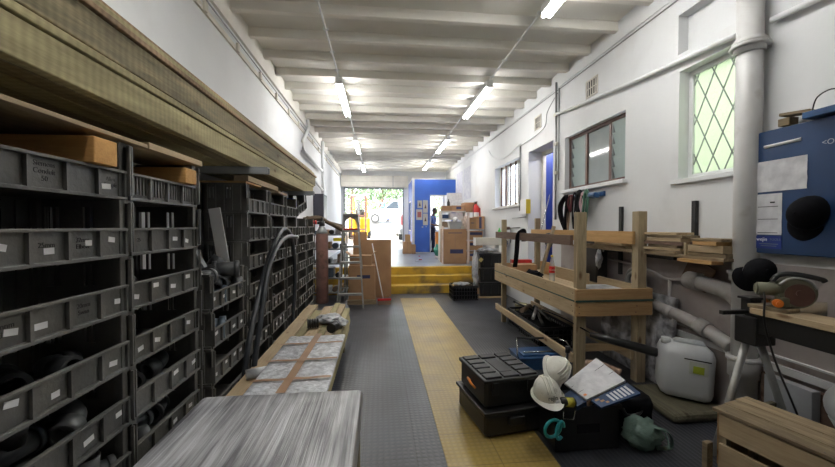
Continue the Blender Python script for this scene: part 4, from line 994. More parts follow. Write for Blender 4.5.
def helmet(name, loc, rot, lb, mark):
    t = thing(name, (0, 0, 0), lb, 'hard hat', 'white hard hats')
    b = MB().grid(lambda u, v: (.112*math.sin(v*PI/2)*math.cos(u*2*PI), .138*math.sin(v*PI/2)*math.sin(u*2*PI), .125*math.cos(v*PI/2)+.0), 32, 12)
    b.build('shell', 'hat', t)
    b = MB().grid(lambda u, v: ((.112+.022*v+.0*v)*math.cos(u*2*PI), (.138+.025*v+(.045*v*max(0, -math.sin(u*2*PI))**2))*math.sin(u*2*PI), -.002-.014*v), 36, 2)
    b.grid(lambda u, v: ((.134-.02*v)*math.cos(u*2*PI), (.163-.02*v+(.045*(1-v)*max(0, -math.sin(u*2*PI))**2))*math.sin(u*2*PI), -.018-.004*v), 36, 1)
    b.build('brim', 'hat', t)
    for s in (-1, 0, 1): MB().tube([(s*.028, .138*math.sin(a)*.93, .125*math.cos(a)+.004-abs(s)*.004) for a in [-1.1+2.2*i/12 for i in range(13)]], .007, 6).build('ridge', 'hat', t)
    MB().grid(lambda u, v: (.100*math.cos(u*2*PI), .126*math.sin(u*2*PI), -.014+.03*v), 24, 1).build('headband', 'brownwood', t)
    if mark:
        m_ = text_mesh('rejin', .045, .0008); o = bpy.data.objects.new('printed_mark', m_); COL.objects.link(o); m_.materials.clear(); m_.materials.append(MT['ink']); o.parent = t
        o.location = (0, -.133, .034); o.rotation_euler = (R(76), 0, 0)
    t.location = loc; t.rotation_euler = rot; t.scale = (.80, .80, .92)
    return t
helmet('hard_hat', (1.13, 2.36, .365), (R(10), R(-8), R(-5)), 'white hard hat with dark mark, sitting lower on the bin', True)
helmet('hard_hat', (1.215, 2.43, .485), (R(28), R(52), R(-10)), 'white hard hat tipped over on top of the lower one', False)
# booklet
NL, NR_, FR, FL = Vector((1.30, 2.45, .385)), Vector((1.36, 2.27, .350)), Vector((1.70, 2.36, .425)), Vector((1.67, 2.66, .475))
nrm = ((FR-NL).cross(FL-NR_)).normalized(); nrm = nrm if nrm.z > 0 else -nrm
def bq(u, v, dz=0.): return (NL*(1-u)+NR_*u)*(1-v)+(FL*(1-u)+FR*u)*v+nrm*dz
def bslab(u0, u1, v0, v1, z0, z1): return MB().prism([bq(u0, v0, z0), bq(u1, v0, z0), bq(u1, v1, z0), bq(u0, v1, z0)], nrm*(z1-z0))
t = thing('open_booklet', (1.50, 2.45, .35), 'white ruled booklet lying open on top of the bin', 'booklet')
bslab(0, 1, 0, 1, -.014, 0).build('pages', 'paper', t)
for u in (.30, .62): bslab(u, u+.012, .02, .98, .0002, .001).build('rule_line', 'ink', t)
for k in range(4): bslab(.30+.16*k, .38+.16*k, .04, .10, .0002, .001).build('print_block', 'orange', t) if k > 2 else None
t = thing('catalogue', (1.6, 2.3, .33), 'dark catalogue with white strips and pictures below the booklet', 'booklet')
bslab(1.02, 1.42, .10, 1.02, -.030, -.016).build('pages', 'navy', t)
for k in range(6): bslab(1.08, 1.36, .42+.09*k, .47+.09*k, -.0155, -.0145).build('white_strip', 'paper', t)
for k in range(3): bslab(1.08+.1*k, 1.15+.1*k, .14+.07*k, .24+.05*k, -.0155, -.0145).build('picture', 'cardboard', t)
bslab(.3, 1.0, -.22, .0, -.05, -.016).build('folded_pages', 'navy', t)
t = tag(MB().box((1.42, 2.36, .325), (.16, .10, .045), rot=(0, R(-8), R(32)), bev=.003).build('small_carton', 'cardboard'), 'small open carton wedged between helmet and booklet', 'carton')
t = thing('spray_can', (1.22, 2.31, .315), 'dark spray can with yellow label lying on the bin rim', 'can')
MB().cyl((1.17, 2.27, .345), (1.28, 2.29, .325), .030, n=18).build('body', 'ink', t)
MB().cyl((1.215, 2.279, .3365), (1.27, 2.288, .327), .031, n=18).build('label', mat('yellow_green_label', (.5, .45, .05), rough=.4), t)
MB().cyl((1.135, 2.265, .350), (1.17, 2.27, .345), .020, n=14).build('nozzle_cap', 'sticker', t)
MB().tube([(1.19, 2.25, .29), (1.18, 2.235, .25), (1.25, 2.235, .24), (1.27, 2.25, .29)], .004, 6).build('wire_clip', 'chrome', t)
tag(MB().torus((1.11, 2.235, .19), (1, .1, 0), (.15, 0, 1), .055, .011, 24, 8).torus((1.16, 2.235, .175), (.5, .15, 0), (.12, 0, 1), .055, .011, 24, 8, .3, 5.4).build('strap_rings', 'cyan'), 'turquoise plastic rings hanging on the front of the bin', 'ring')
crumple((1.66, 2.62, .30), (.13, .10, .07), 'brownwood', 'cloth_roll', 'rolled brownish cloth behind the booklet', 'cloth', 12)
t = tag(MB().tube(interp([(1.72, 2.88, .34), (1.80, 2.80, .35), (1.90, 2.70, .32)]), [.04]*13, 12).build('paint_roller', 'mottled'), 'brown mottled roller lying behind the booklet', 'roller')
tag(MB().cyl((1.44, 2.72, .26), (1.50, 2.78, .50), .011, n=8).cyl((1.50, 2.78, .48), (1.505, 2.785, .53), .02, n=8).build('screwdriver', 'black'), 'black screwdriver sticking up between helmet and booklet', 'screwdriver')
t = thing('tool_bag', (1.82, 2.62, 0), 'black fabric tool bag slumped beside the bin', 'bag')
from mathutils import noise
b = MB().span((1.64, 2.42, 0), (1.98, 2.84, .27), bev=.05); bmesh.ops.subdivide_edges(b.bm, edges=b.bm.edges, cuts=5, use_grid_fill=True)
for v in b.bm.verts: v.co += Vector((noise.noise(v.co*7), noise.noise(v.co*7+Vector((3, 0, 0))), noise.noise(v.co*6+Vector((0, 5, 0)))*(v.co.z > .02)))*.022
for v in b.bm.verts: v.co.z = max(v.co.z, .001)
for f in b.bm.faces: f.smooth = True
b.build('body', 'blackmatt', t)
MB().tube(interp([(1.72, 2.45, .24), (1.74, 2.40, .16), (1.86, 2.42, .16), (1.90, 2.47, .24)]), .012, 8).build('handle', 'black', t)
t = thing('carrier_bag', (1.80, 2.28, 0), 'pale green see-through carrier bag crumpled on the floor by the bin', 'bag')
b = MB().ball((0, 0, 0), 1, 26, 16)
for v in b.bm.verts:
    n_ = noise.noise(v.co*2.5)*.3+noise.noise(v.co*6)*.14; v.co *= 1+n_; v.co = Vector((1.76+v.co.x*.12, 2.27+v.co.y*.10, max(.002, .10+v.co.z*.10)))
b.build('body', 'greenbag', t)
MB().tube(interp([(1.70, 2.26, .17), (1.86, 2.18, .16), (1.93, 2.22, .03), (1.84, 2.24, .01)]), .016, 8, flat=.35).tube(interp([(1.72, 2.30, .17), (1.90, 2.26, .12), (1.90, 2.20, .02)]), .014, 8, flat=.35).build('handle_loop', 'greenbag', t)
# blower tube poking out from under the bench end
t = thing('garden_blower_tube', (2.2, 3.0, .42), 'black tapered tool handle with strap jutting out under the bench end', 'tool')
MB().tube([(1.93, 3.17, .50), (2.02, 3.08, .485), (2.30, 2.98, .42), (2.40, 2.94, .395), (2.43, 2.93, .388)], [.022, .034, .040, .040, .02], 16).build('grip', 'black', t)
MB().tube(interp([(1.62, 3.5, .66), (1.78, 3.36, .60), (1.95, 3.15, .50)]), .012, 8, flat=.5).build('strap', 'blackmatt', t)
# film-wrapped panel and jerrycan
t = tag(MB().box((2.645, 3.56, .425), (.04, 1.04, .84), rot=(0, R(5), 0), bev=.008).build('film_covered_sheet', 'foil'), 'sheet in shiny clear film leaning on the wall behind the jerrycan', 'sheet')
t = thing('jerrycan', (2.525, 2.80, .085), 'white plastic jerrycan by the wall, green label', 'jerrycan')
RJ = (R(0), R(3), R(-32))
pv = (2.50, 2.88, .06); _n0 = len(bpy.data.objects)
b = MB().box((2.50, 2.88, .245), (.36, .27, .37), rot=RJ, bev=.06, piv=pv)
for f in b.bm.faces: f.smooth = True
b.build('body', 'jerry', t)
MB().box((2.52, 2.88, .445), (.20, .035, .035), rot=RJ, bev=.014, piv=pv).box((2.43, 2.88, .43), (.03, .03, .04), rot=RJ, piv=pv).box((2.61, 2.88, .43), (.03, .03, .04), rot=RJ, piv=pv).build('handle', 'jerry', t)
MB().cyl((2.375, 2.91, .425), (2.375, 2.91, .465), .034, n=16).build('cap', 'jerry', t)
MB().box((2.56, 2.742, .30), (.12, .003, .085), rot=RJ, piv=pv).build('label', mat('pale_label', (.55, .58, .52), rough=.5), t)
MB().box((2.56, 2.7405, .29), (.07, .003, .05), rot=RJ, piv=pv).build('label_print', mat('lime_print', (.35, .42, .03), rough=.5), t)
MB().box((2.55, 2.741, .355), (.17, .003, .007), rot=RJ, piv=pv).build('label_line', 'ink', t)
for ch in [q for q in bpy.data.objects if q.parent == t]:
    ch.data.transform(Matrix.Translation(wloc(t)-Vector(pv)))
t.scale = (1.0, 1.1, 1.18)
b = MB().span((2.20, 2.50, .005), (2.70, 3.05, .078), bev=.03); bmesh.ops.subdivide_edges(b.bm, edges=b.bm.edges, cuts=4, use_grid_fill=True)
for v in b.bm.verts: v.co.z = max(.004, v.co.z+noise.noise(v.co*6)*.008*(v.co.z > .02))
tag(b.build('dirty_mat', 'greenwood_y'), 'worn dirty board on the floor under the jerrycan', 'board')
# wooden box and boards bottom right
t = thing('slatted_box', (2.05, 1.45, 0), 'rough wooden slatted box in the near corner by the saw stand', 'wooden box')
A = Vector((1.915, 1.90, 0)); dl = Vector((.235, -.972, 0)).normalized(); dw = Vector((.972, .235, 0)).normalized()
Rz = math.atan2(dl.y, dl.x)-PI/2
def wbox(name, u0, u1, w0, w1, z0, z1, m, bev=.003):
    c = A+dl*(u0+u1)/2+dw*(w0+w1)/2+Vector((0, 0, (z0+z1)/2))
    b = MB().box((0, 0, 0), (abs(w1-w0), abs(u1-u0), z1-z0), bev=bev)
    o = b.build(name, m, None, off=(0, 0, 0), keep=True); o.parent = t; o.location = c-Vector(t.location); o.rotation_euler.z = Rz
    return o
for k in range(3): wbox('top_slat', -.01-.01*k, .95, .002+k*.118, .113+k*.118, .432, .452, 'old_y')
wbox('side_board', .02, .93, .012, .030, .30, .425, 'pine_y'); wbox('side_board', .02, .93, .012, .030, .06, .255, 'pine_y')
wbox('side_board', .02, .93, .320, .338, .08, .42, 'pine_y')
for u in (.0, .88):
    for w_ in (.03, .28): wbox('corner_post', u+.005, u+.05, w_, w_+.04, 0, .43, 'pine_z')
wbox('end_board', .0, .018, .03, .32, .12, .42, 'orange_x')
wbox('foot_board', -.03, .0, -.05, .0, 0, .25, 'old_y')
for k in range(5): wbox('nail_head', .05+.2*k, .056+.2*k, .02, .026, .452, .4535, 'chrome', 0)
tag(MB().box((2.52, 1.72, .26), (.03, .72, .20), rot=(0, 0, R(10)), bev=.003).box((2.45, 2.06, .36), (.12, .03, .03), rot=(0, 0, R(10)), bev=.003).build('trough_board', 'greenwood_y'), 'mossy board on edge between the slatted box and wall', 'board')
tag(MB().span((2.42, 1.30, 0), (2.60, 2.0, .15), bev=.004).build('bearer_block', 'lumberold'), 'dark timber bearer under the mossy board', 'timber block')
t = tag(MB().ball((2.60, 1.72, .50), (.13, .13, .13), 24, 16).cyl((2.60, 1.72, .36), (2.60, 1.72, .42), .08, .11, n=20).build('round_float', 'jerry'), 'round off-white ball float beyond the slatted box', 'ball')
# ------------------------------------------------------------------ shelf with offcuts on the right wall
SZ = 1.235
t = thing('wall_shelf', (2.62, 3.3, SZ), 'long plank shelf on black uprights along the right wall, holding offcuts', 'shelf')
MB().span((2.50, 2.42, SZ), (2.73, 4.55, SZ+.025), bev=.003).build('shelf_board', 'old_y', t)
for y in (2.92, 3.90): MB().span((2.715, y-.02, .95), (2.748, y+.02, 1.72)).span((2.52, y-.015, SZ-.03), (2.72, y+.015, SZ-.002)).build('upright_bracket', 'black', t)
MB().span((2.56, 2.55, SZ-.035), (2.62, 3.45, SZ-.002)).build('under_bar', 'black', t)
ro = random.Random(31)
def offcut(x0, x1, y0, y1, z0, z1, m, lb): return tag(MB().box(((x0+x1)/2, (y0+y1)/2, (z0+z1)/2), (x1-x0, y1-y0, z1-z0), rot=(0, 0, R(ro.uniform(-5, 5))), bev=.003).build('timber_offcut', m), lb, 'timber offcut', 'offcuts on the wall shelf')
z = SZ+.026
for k in range(7):
    h = ro.choice((.022, .03, .034)); y0 = 2.84+ro.uniform(-.05, .05); y1 = 3.24+ro.uniform(-.06, .08)
    offcut(2.50+ro.uniform(0, .02), 2.68, y0, y1, z, z+h, ('old_y', 'pine_y', 'old_y', 'brown_y', 'pine_y', 'old_y', 'pine_y')[k],
           'sawn offcut, %s in the taller stack of the wall shelf' % ('lowest', 'second up', 'third up', 'middle', 'third from the top', 'second from the top', 'topmost')[k]); z += h+.002
z = SZ+.026
for k in range(4):
    h = (.03, .055, .03, .022)[k]
    offcut(2.49+ro.uniform(0, .02), 2.66, 2.45+ro.uniform(-.02, .03), 2.72+ro.uniform(-.05, .05), z, z+h, ('old_y', 'pine_y', 'orange_y', 'old_y')[k],
           'short sawn offcut, %s in the low stack beside the soil pipe' % ('lowest', 'second up', 'third up', 'topmost')[k]); z += h+.002
offcut(2.48, 2.52, 2.735, 2.755, SZ+.026, SZ+.13, 'pine_z', 'short upright pale block standing at the shelf edge')
z = SZ+.026
for k in range(3):
    offcut(2.50, 2.68, 3.5+ro.uniform(-.05, .05), 4.1+ro.uniform(-.1, .1), z, z+.03, ('old_y', 'pine_y', 'brown_y')[k], 'long offcut behind the bench posts, %s on the shelf' % ('bottom', 'middle', 'top')[k]); z += .032
tag(MB().span((2.46, 2.48, SZ-.028), (2.56, 2.80, SZ-.001), bev=.003).build('timber_offcut', 'orange_y'), 'orange offcut tucked under the shelf edge near the pipe', 'timber offcut', 'offcuts on the wall shelf')
tag(MB().box((2.70, 2.84, 1.10), (.02, .26, .22), rot=(R(28), 0, 0), bev=.003).build('brown_panel', 'brown_y'), 'brown board wedged diagonally above the pipe branch', 'board')
# blue wall cabinet
t = thing('tool_cabinet', (2.71, 1.72, 1.31), 'navy blue metal cabinet hung on right wall beside the soil pipe', 'cabinet')
MB().span((2.66, 1.0, 1.31), (2.748, 2.335, 2.155), bev=.004).build('body', 'navy', t)
MB().span((2.652, 1.0, 1.315), (2.6595, 2.33, 2.15), bev=.002).build('door', 'navy', t)
MB().span((2.60, 1.0, 2.16), (2.748, 2.02, 2.20), bev=.003).build('top_tray', 'bluetool', t)
CF = 2.652
MB().cyl((CF-.002, 2.28, 2.045), (CF-.002, 2.06, 2.05), .010, n=10).build('handle_slot', 'white', t)
text('lettering', '<OMREN', .045, (CF-.001, 1.86, 2.0), (0, -1, 0), (0, 0, 1), 'steelarm', t)
def wavy(y0, y1, z0, z1, name, m, lb, seed):
    return tag(MB().grid(lambda u, v: (CF-.005-.004*noise.noise(Vector((u*4+seed, v*5, 0))), y1+(y0-y1)*u, z0+(z1-z0)*v), 16, 12).build(name, m), lb, 'paper')
wavy(2.02, 2.325, 1.735, 1.945, 'paper_sheet', 'paper', 'wide crinkled white sheet taped on the navy cabinet', 1)
p = wavy(2.16, 2.325, 1.44, 1.72, 'paper_sheet', 'paper', 'narrow printed white sheet below the wide one on the cabinet', 5)
for k, zz in enumerate((1.545, 1.63, 1.452)): MB().span((CF-.011, 2.18, zz), (CF-.010, 2.31, zz+.004)).build('print_line', 'ink', p)
MB().span((CF-.011, 2.20, 1.655), (CF-.010, 2.23, 1.665)).build('print_mark', 'ink', p)
l = tag(MB().span((CF-.004, 2.16, 1.345), (CF-.001, 2.325, 1.432)).build('sticker_label', 'bluedark'), 'blue label with white lettering at the cabinet lower corner', 'label')
text('lettering', 'wejin', .034, (CF-.005, 2.285, 1.408), (0, -1, 0), (0, 0, 1), 'sticker', l)
text('lettering', 'TOOLS', .022, (CF-.005, 2.20, 1.408), (0, -1, 0), (0, 0, 1), 'fitblue', l)
MB().span((CF-.006, 2.18, 1.375), (CF-.0045, 2.30, 1.380)).span((CF-.006, 2.19, 1.362), (CF-.0045, 2.29, 1.366)).build('small_print', 'fitblue', l)
def cap(loc, rot, lb, s=1.):
    t = thing('peaked_cap', (0, 0, 0), lb, 'cap', 'black caps')
    MB().grid(lambda u, v: (.095*math.sin(v*PI/2)*math.cos(u*2*PI), .11*math.sin(v*PI/2)*math.sin(u*2*PI), .12*math.cos(v*PI/2)), 24, 10).build('crown', 'blackmatt', t)
    b = MB()
    def pk(u, v, dz): 
        a = PI+.45+u*(PI-.9); r = .108+.075*v*math.sin(PI*u)**.6
        return (.92*r*math.cos(a), r*math.sin(a), .004-.03*v*v+.02*abs(math.cos(a))**2*-v+dz)
    b.grid(lambda u, v: pk(u, v, 0), 16, 5); b.grid(lambda u, v: pk(u, v, -.004), 16, 5)
    b.build('peak', 'blackmatt', t)
    MB().ball((0, 0, .12), .008, 8, 6).build('button', 'blackmatt', t)
    t.location = loc; t.rotation_euler = rot; t.scale = (s, s, s); return t
cap((2.63, 1.99, 1.58), (R(90), R(25), R(-84)), 'black cap hanging flat on the navy cabinet', 1.0)
tag(MB().box((2.68, 2.10, 2.225), (.09, .16, .02), rot=(R(6), 0, R(8)), bev=.003).box((2.68, 2.16, 2.185), (.07, .07, .05), bev=.003).build('timber_offcut', 'old_y'), 'weathered wood scraps on top of the navy cabinet', 'timber offcut')
tag(MB().tube(interp([(2.62, 1.98, 2.20), (2.60, 1.94, 2.27), (2.60, 1.86, 2.29), (2.61, 1.8, 2.22)]), .004, 6).build('wire_loop', 'black'), 'thin black wire loop over the navy cabinet top', 'wire')
# ------------------------------------------------------------------ circular saw on a folding stand
t = thing('saw_stand', (2.42, 1.8, 0), 'dark folding saw stand with grey tubular legs', 'stand')
MB().span((2.34, 1.05, .83), (2.44, 2.12, .945), bev=.006).build('beam_body', 'black', t)
MB().span((2.335, 1.06, .946), (2.345, 2.10, .952)).build('beam_edge', 'chrome', t)
MB().span((2.32, 2.03, .745), (2.47, 2.17, .925), bev=.012).build('leg_hub', 'black', t)
MB().span((2.17, 2.10, .935), (2.42, 2.13, .960), bev=.003).build('stop_bar', 'black', t)
MB().span((2.345, 2.08, .955), (2.42, 2.15, 1.03), bev=.005).span((2.33, 2.07, 1.03), (2.43, 2.16, 1.045), bev=.003).build('clamp_head', 'black', t)
MB().span((2.35, 1.42, .79), (2.43, 1.50, .83), bev=.004).build('bracket', 'black', t)
MB().cyl((2.37, 2.13, .75), (2.17, 2.15, .0), .022, n=14).build('leg', 'alu', t)
MB().cyl((2.43, 2.10, .76), (2.66, 2.04, .0), .022, n=14).build('leg', 'grey', t)
MB().cyl((2.37, 1.15, .83), (2.18, 1.10, .0), .022, n=14).build('leg', 'grey', t)
MB().cyl((2.43, 1.15, .83), (2.66, 1.08, .0), .022, n=14).build('leg', 'grey', t)
tag(MB().span((2.31, 1.25, .953), (2.52, 2.06, .988), bev=.003).build('timber_board', 'pine_y'), 'pale board lying along the saw stand under the saw', 'timber')
tag(MB().box((2.39, 1.99, 1.0), (.12, .20, .022), rot=(0, 0, R(12)), bev=.003).build('timber_board', 'old_y'), 'short rough board on top of the pale one by the clamp', 'timber')
SD = Vector((-.55, -.83, 0)).normalized(); SX = Vector((.83, -.55, 0)); sc = Vector((2.46, 1.93, 1.105))
t = thing('circular_saw', (2.46, 1.93, .989), 'grey-green circular saw with black handle and orange knob on the stand', 'saw')
MB().beam(sc+Vector((0, 0, -.108))-SX*.13, sc+Vector((0, 0, -.108))+SX*.14, .012, .12).build('base_plate', 'chrome', t)
MB().cyl(sc-SD*.03, sc+SD*.03, .092, n=36).cyl(sc+SD*.03, sc+SD*.036, .080, n=36).build('blade_guard', 'sawgrn', t)
MB().cyl(sc+SD*.038+SX*.01-Vector((0, 0, .012)), sc+SD*.042+SX*.01-Vector((0, 0, .012)), .066, n=36).cyl(sc+SD*.042+SX*.01, sc+SD*.055+SX*.01, .018, n=14).build('blade', 'brownframe', t)
MB().torus(sc+SD*.036, SX, (0, 0, 1), .088, .008, 20, 6, .3, 2.6).build('guard_lip', 'alu', t)
MB().cyl(sc-SX*.17+Vector((0, 0, .01)), sc-SX*.06+Vector((0, 0, .01)), .040, n=20).cyl(sc-SX*.18+Vector((0, 0, .01)), sc-SX*.17+Vector((0, 0, .01)), .03, n=16).build('motor', 'sawgrn', t)
MB().tube(interp([sc-SX*.10+Vector((0, 0, .06)), sc-SX*.07+Vector((0, 0, .098)), sc+Vector((0, 0, .108)), sc+SX*.11+Vector((0, 0, .085)), sc+SX*.13+Vector((0, 0, .07))]), .015, 10).build('handle', 'black', t)
MB().cyl(sc-SX*.10+SD*.10+Vector((0, 0, -.06)), sc-SX*.10+SD*.075+Vector((0, 0, -.06)), .024, n=18).cyl(sc-SX*.10+SD*.112+Vector((0, 0, -.06)), sc-SX*.10+SD*.10+Vector((0, 0, -.06)), .012, n=12).build('orange_knob', 'orange', t)
MB().cyl(sc-SX*.10+SD*.075+Vector((0, 0, -.06)), sc-SX*.10+SD*.0+Vector((0, 0, -.06)), .010, n=8).box(sc-SX*.06+SD*.03+Vector((0, 0, -.06)), (.06, .05, .06), bev=.008).build('adjuster', 'sawgrn', t)
MB().tube(interp([sc-SX*.15+Vector((0, 0, .03)), (2.31, 1.97, 1.06), (2.30, 1.96, .92), (2.34, 1.93, .70), (2.42, 1.88, .42), (2.50, 1.84, .15)]), .006, 6).build('power_cord', 'black', t)
cap((2.415, 2.10, 1.21), (R(75), R(45), R(-35)), 'black cap draped over the saw stand beside the soil pipe', .82)
# ------------------------------------------------------------------ hooks, straps and small wall things
t = thing('hook_rail', (2.72, 4.7, 1.87), 'blue hook rail under the brown window hung with belts', 'hook rail')
MB().span((2.722, 4.22, 1.87), (2.748, 5.12, 1.93), bev=.003).build('backboard', 'bluetool', t)
for k in range(6): MB().tube([(2.722, 4.35+.13*k, 1.90), (2.69, 4.35+.13*k, 1.895), (2.68, 4.35+.13*k, 1.92)], .006, 6).build('hook', 'black', t)
tag(MB().box((2.66, 4.33, 1.885), (.09, .12, .06), rot=(0, R(15), R(10)), bev=.015).build('blue_pouch', 'bluetool'), 'dark blue pouch at the near end of the hook rail', 'pouch')
def belt(y, z0, wdt, m, lb, dz=.5, sway=.1, r=.02):
    return tag(MB().tube(interp([(2.66, y+.02, z0-dz), (2.64, y+sway*.8, z0-dz*.6), (2.65, y+sway, z0-dz*.25), (2.66, y+.02, z0), (2.66, y-.04, z0-.03), (2.65, y-.03, z0-dz*.45), (2.64, y-.01, z0-dz*.95)], 5), r, 8, flat=.35).build('webbing_belt', m), lb, 'belt', 'belts on the hook rail')
belt(4.98, 1.93, .03, 'blackmatt', 'wide black belt hanging in a curve at far end of hook rail', .50, .16, .045)
belt(4.86, 1.93, .02, mat('maroon_webbing', (.10, .015, .02), rough=.8), 'maroon belt looped on the hook rail', .24, .06, .022)
belt(4.78, 1.94, .02, 'blackmatt', 'black belt hanging straight beside the maroon one', .48, .02, .018)
belt(4.66, 1.95, .03, 'blackmatt', 'broad dark belt in the middle of the hook rail', .28, .05, .04)
belt(4.58, 1.93, .02, mat('pinkish_webbing', (.45, .30, .32), rough=.8), 'pinkish belt end on the hook rail', .26, .03, .022)
belt(4.50, 1.94, .02, mat('green_webbing', (.03, .10, .06), rough=.8), 'long green belt near the blue pouch', .62, .04, .03)
belt(4.92, 1.92, .02, 'brownwood', 'tan belt strip hanging lowest below the hook rail', .55, .03, .014)
t = tag(MB().span((2.66, 6.46, 1.72), (2.748, 6.74, 2.0), bev=.008).build('switch_box', 'white'), 'white switch box with yellow side by the blue doorway', 'switch box')
MB().span((2.662, 6.452, 1.73), (2.745, 6.4585, 1.99)).build('yellow_panel', mat('mustard_panel', (.55, .42, .02), rough=.4), t)
t = thing('tap_pipework', (2.72, 7.3, 1.3), 'small water pipes with taps and rag below the barred window', 'pipes')
MB().tube([(2.72, 7.9, 1.62), (2.72, 7.9, 1.15)], .012, 8).tube([(2.72, 7.9, 1.45), (2.72, 6.9, 1.47)], .012, 8).tube([(2.72, 7.4, 1.46), (2.72, 7.4, 1.15)], .012, 8).tube([(2.72, 7.3, 1.66), (2.72, 6.6, 1.67)], .010, 8).build('copper_run', 'grey', t)
MB().cyl((2.70, 7.4, 1.45), (2.62, 7.4, 1.45), .03, n=10).span((2.64, 7.33, 1.47), (2.67, 7.47, 1.485)).build('tap', 'brownframe', t)
crumple((2.66, 7.6, 1.12), (.05, .14, .10), 'navy', 'blue_rag', 'dark blue rag hanging on the pipes below the barred window', 'rag', 3, 1)
t = thing('fire_extinguisher', (2.62, 9.9, 1.55), 'red fire extinguisher with white label mounted on the right wall', 'fire extinguisher')
MB().lathe([(.03, 0), (.085, .01), (.09, .05), (.09, .42), (.07, .50), (.03, .54), (.025, .56)], (2.64, 9.9, 1.55), n=20).build('body', 'red', t)
MB().lathe([(.0905, .20), (.091, .205), (.091, .32), (.0905, .325)], (2.64, 9.9, 1.55), n=20).build('label', 'sticker', t)
MB().cyl((2.64, 9.9, 2.11), (2.64, 9.9, 2.16), .02, n=10).span((2.60, 9.80, 2.15), (2.66, 9.98, 2.17)).build('valve_handle', 'black', t)
MB().tube(interp([(2.62, 9.85, 2.12), (2.55, 9.80, 2.05), (2.54, 9.80, 1.7)]), .010, 8).build('hose', 'black', t)
MB().span((2.73, 9.82, 1.7), (2.748, 9.98, 2.0)).build('wall_plate', 'red', t)
MT['faded'] = mat('faded_poster_print', (.50, .50, .58), (.66, .66, .69), rough=.7, scale=9)
for (y0, y1, z0, z1, lb) in ((12.0, 12.9, 2.35, 3.35, 'faded bluish chart on the far right wall above the booth corner'), (10.9, 11.8, 2.35, 3.35, 'faded bluish chart on the right wall above the cartons')):
    tag(MB().span((2.744, y0, z0), (2.748, y1, z1)).build('faded_chart', 'faded'), lb, 'chart', 'faded wall charts')
# ------------------------------------------------------------------ by the steps
t = thing('black_tote', (0, 0, 0), None, None); bpy.data.objects.remove(t)
def tote(x0, x1, y0, y1, z0, z1, lb):
    t = thing('storage_tote', ((x0+x1)/2, (y0+y1)/2, z0), lb, 'tote', 'black totes by the steps')
    b = MB(); i = .03
    b.prism([(x0+i, y0+i, z0), (x1-i, y0+i, z0), (x1, y0, z1-.03), (x0, y0, z1-.03)], (0, y1-y0-.0, 0)).build('body', 'black', t)
    MB().span((x0-.012, y0-.012, z1-.035), (x1+.012, y1+.012, z1), bev=.006).build('lid', 'black', t)
    b = MB()
    for k in range(3): b.span((x0+.08+k*.17, y0-.008, z0+.05), (x0+.11+k*.17, y0+.02, z1-.04))
    b.build('front_ribs', 'black', t)
    MB().span((x0-.02, (y0+y1)/2-.06, z1-.10), (x0, (y0+y1)/2+.06, z1-.04), bev=.005).build('side_handle', 'black', t)
for k, w in enumerate(('bottom one', 'middle one', 'top one')): tote(2.06, 2.60, 7.42, 7.92, .025+k*.30, .32+k*.30, 'black storage tote stacked by the steps, ' + w)
tag(MB().span((2.0, 7.36, 0), (2.64, 7.96, .024), bev=.003).build('wooden_base', 'pine_x'), 'thin pale board under the black totes', 'board')
crumple((2.28, 7.62, .985), (.18, .14, .06), 'bag', 'plastic_bag', 'clear film heap on the top tote', 'plastic bag', 15)
crumple((1.965, 7.40, .58), (.06, .09, .36), 'bag', 'plastic_bag', 'grey plastic bag hanging down the front of the totes', 'plastic bag', 17, 1)
tag(MB().box((2.08, 7.375, .80), (.07, .006, .08), rot=(0, R(40), 0)).build('yellow_tag', mat('pale_yellow_tag', (.6, .5, .2), rough=.6)), 'yellow tag stuck on the top tote', 'tag')
t = grid_crate(1.46, 1.96, 7.15, 7.60, 0, .30, 'grid_crate', 'low black grid crate on the floor before the steps')
crumple((1.66, 7.36, .315), (.16, .12, .03), 'bag', 'plastic_bag', 'clear film lying in the low grid crate', 'plastic bag', 19)
tag(MB().box((1.955, 7.135, .2), (.04, .006, .12)).build('yellow_tag', 'browntape'), 'tan tag on the corner of the low grid crate', 'tag')
t = tag(MB().span((2.02, 7.55, 1.09), (2.745, 7.75, 1.25), bev=.006).build('beige_trough', 'cream'), 'beige box section jutting from the right wall over the totes', 'trough')
MB().span((2.012, 7.545, 1.085), (2.02, 7.755, 1.255)).build('end_face', 'white', t)
MB().cyl((2.5, 7.65, .96), (2.5, 7.65, 1.088), .05, n=12).build('stub_pipe', 'white', t)
t = tag(MB().lathe([(.03, 0), (.032, .02), (.032, .14), (.012, .18), (.012, .21)], (2.56, 7.65, 1.252), n=14).build('green_bottle', mat('bright_green', (.05, .45, .08), rough=.4)), 'bright green bottle on the beige box section', 'bottle')
# ------------------------------------------------------------------ upper floor: cartons and shelves
b0 = carton(1.62, 2.22, 9.22, 9.75, UF+.001, 1.42, 'big brown carton with dark label band on the upper floor edge', bands=((.28, .85, .30, .42), (.20, .80, .88, .90)))
MT['pinkstrip'] = mat('pale_pink_edging', (.75, .62, .56), rough=.6)
tag(MB().span((1.575, 9.20, UF), (1.612, 9.24, 1.50)).build('edge_post', 'pinkstrip'), 'pale upright strip at the aisle edge of the big carton', 'post')
tag(MB().span((2.235, 9.18, UF), (2.285, 9.23, 1.86)).build('edge_post', 'pinkstrip'), 'pale upright strip between big carton and racked cartons', 'post')
t = tag(MB().prism([(1.80, 9.28, 1.422), (2.08, 9.28, 1.422), (2.11, 9.28, 1.60), (1.77, 9.28, 1.60)], (0, .24, 0)).span((1.755, 9.265, 1.60), (2.125, 9.535, 1.615)).build('plastic_bin', 'steelarm'), 'light grey plastic bin on top of the big carton', 'bin')
crumple((1.96, 9.40, 1.66), (.08, .08, .07), 'paper', 'paper_bag', 'white crumpled bag in the grey bin', 'bag', 23, 1)
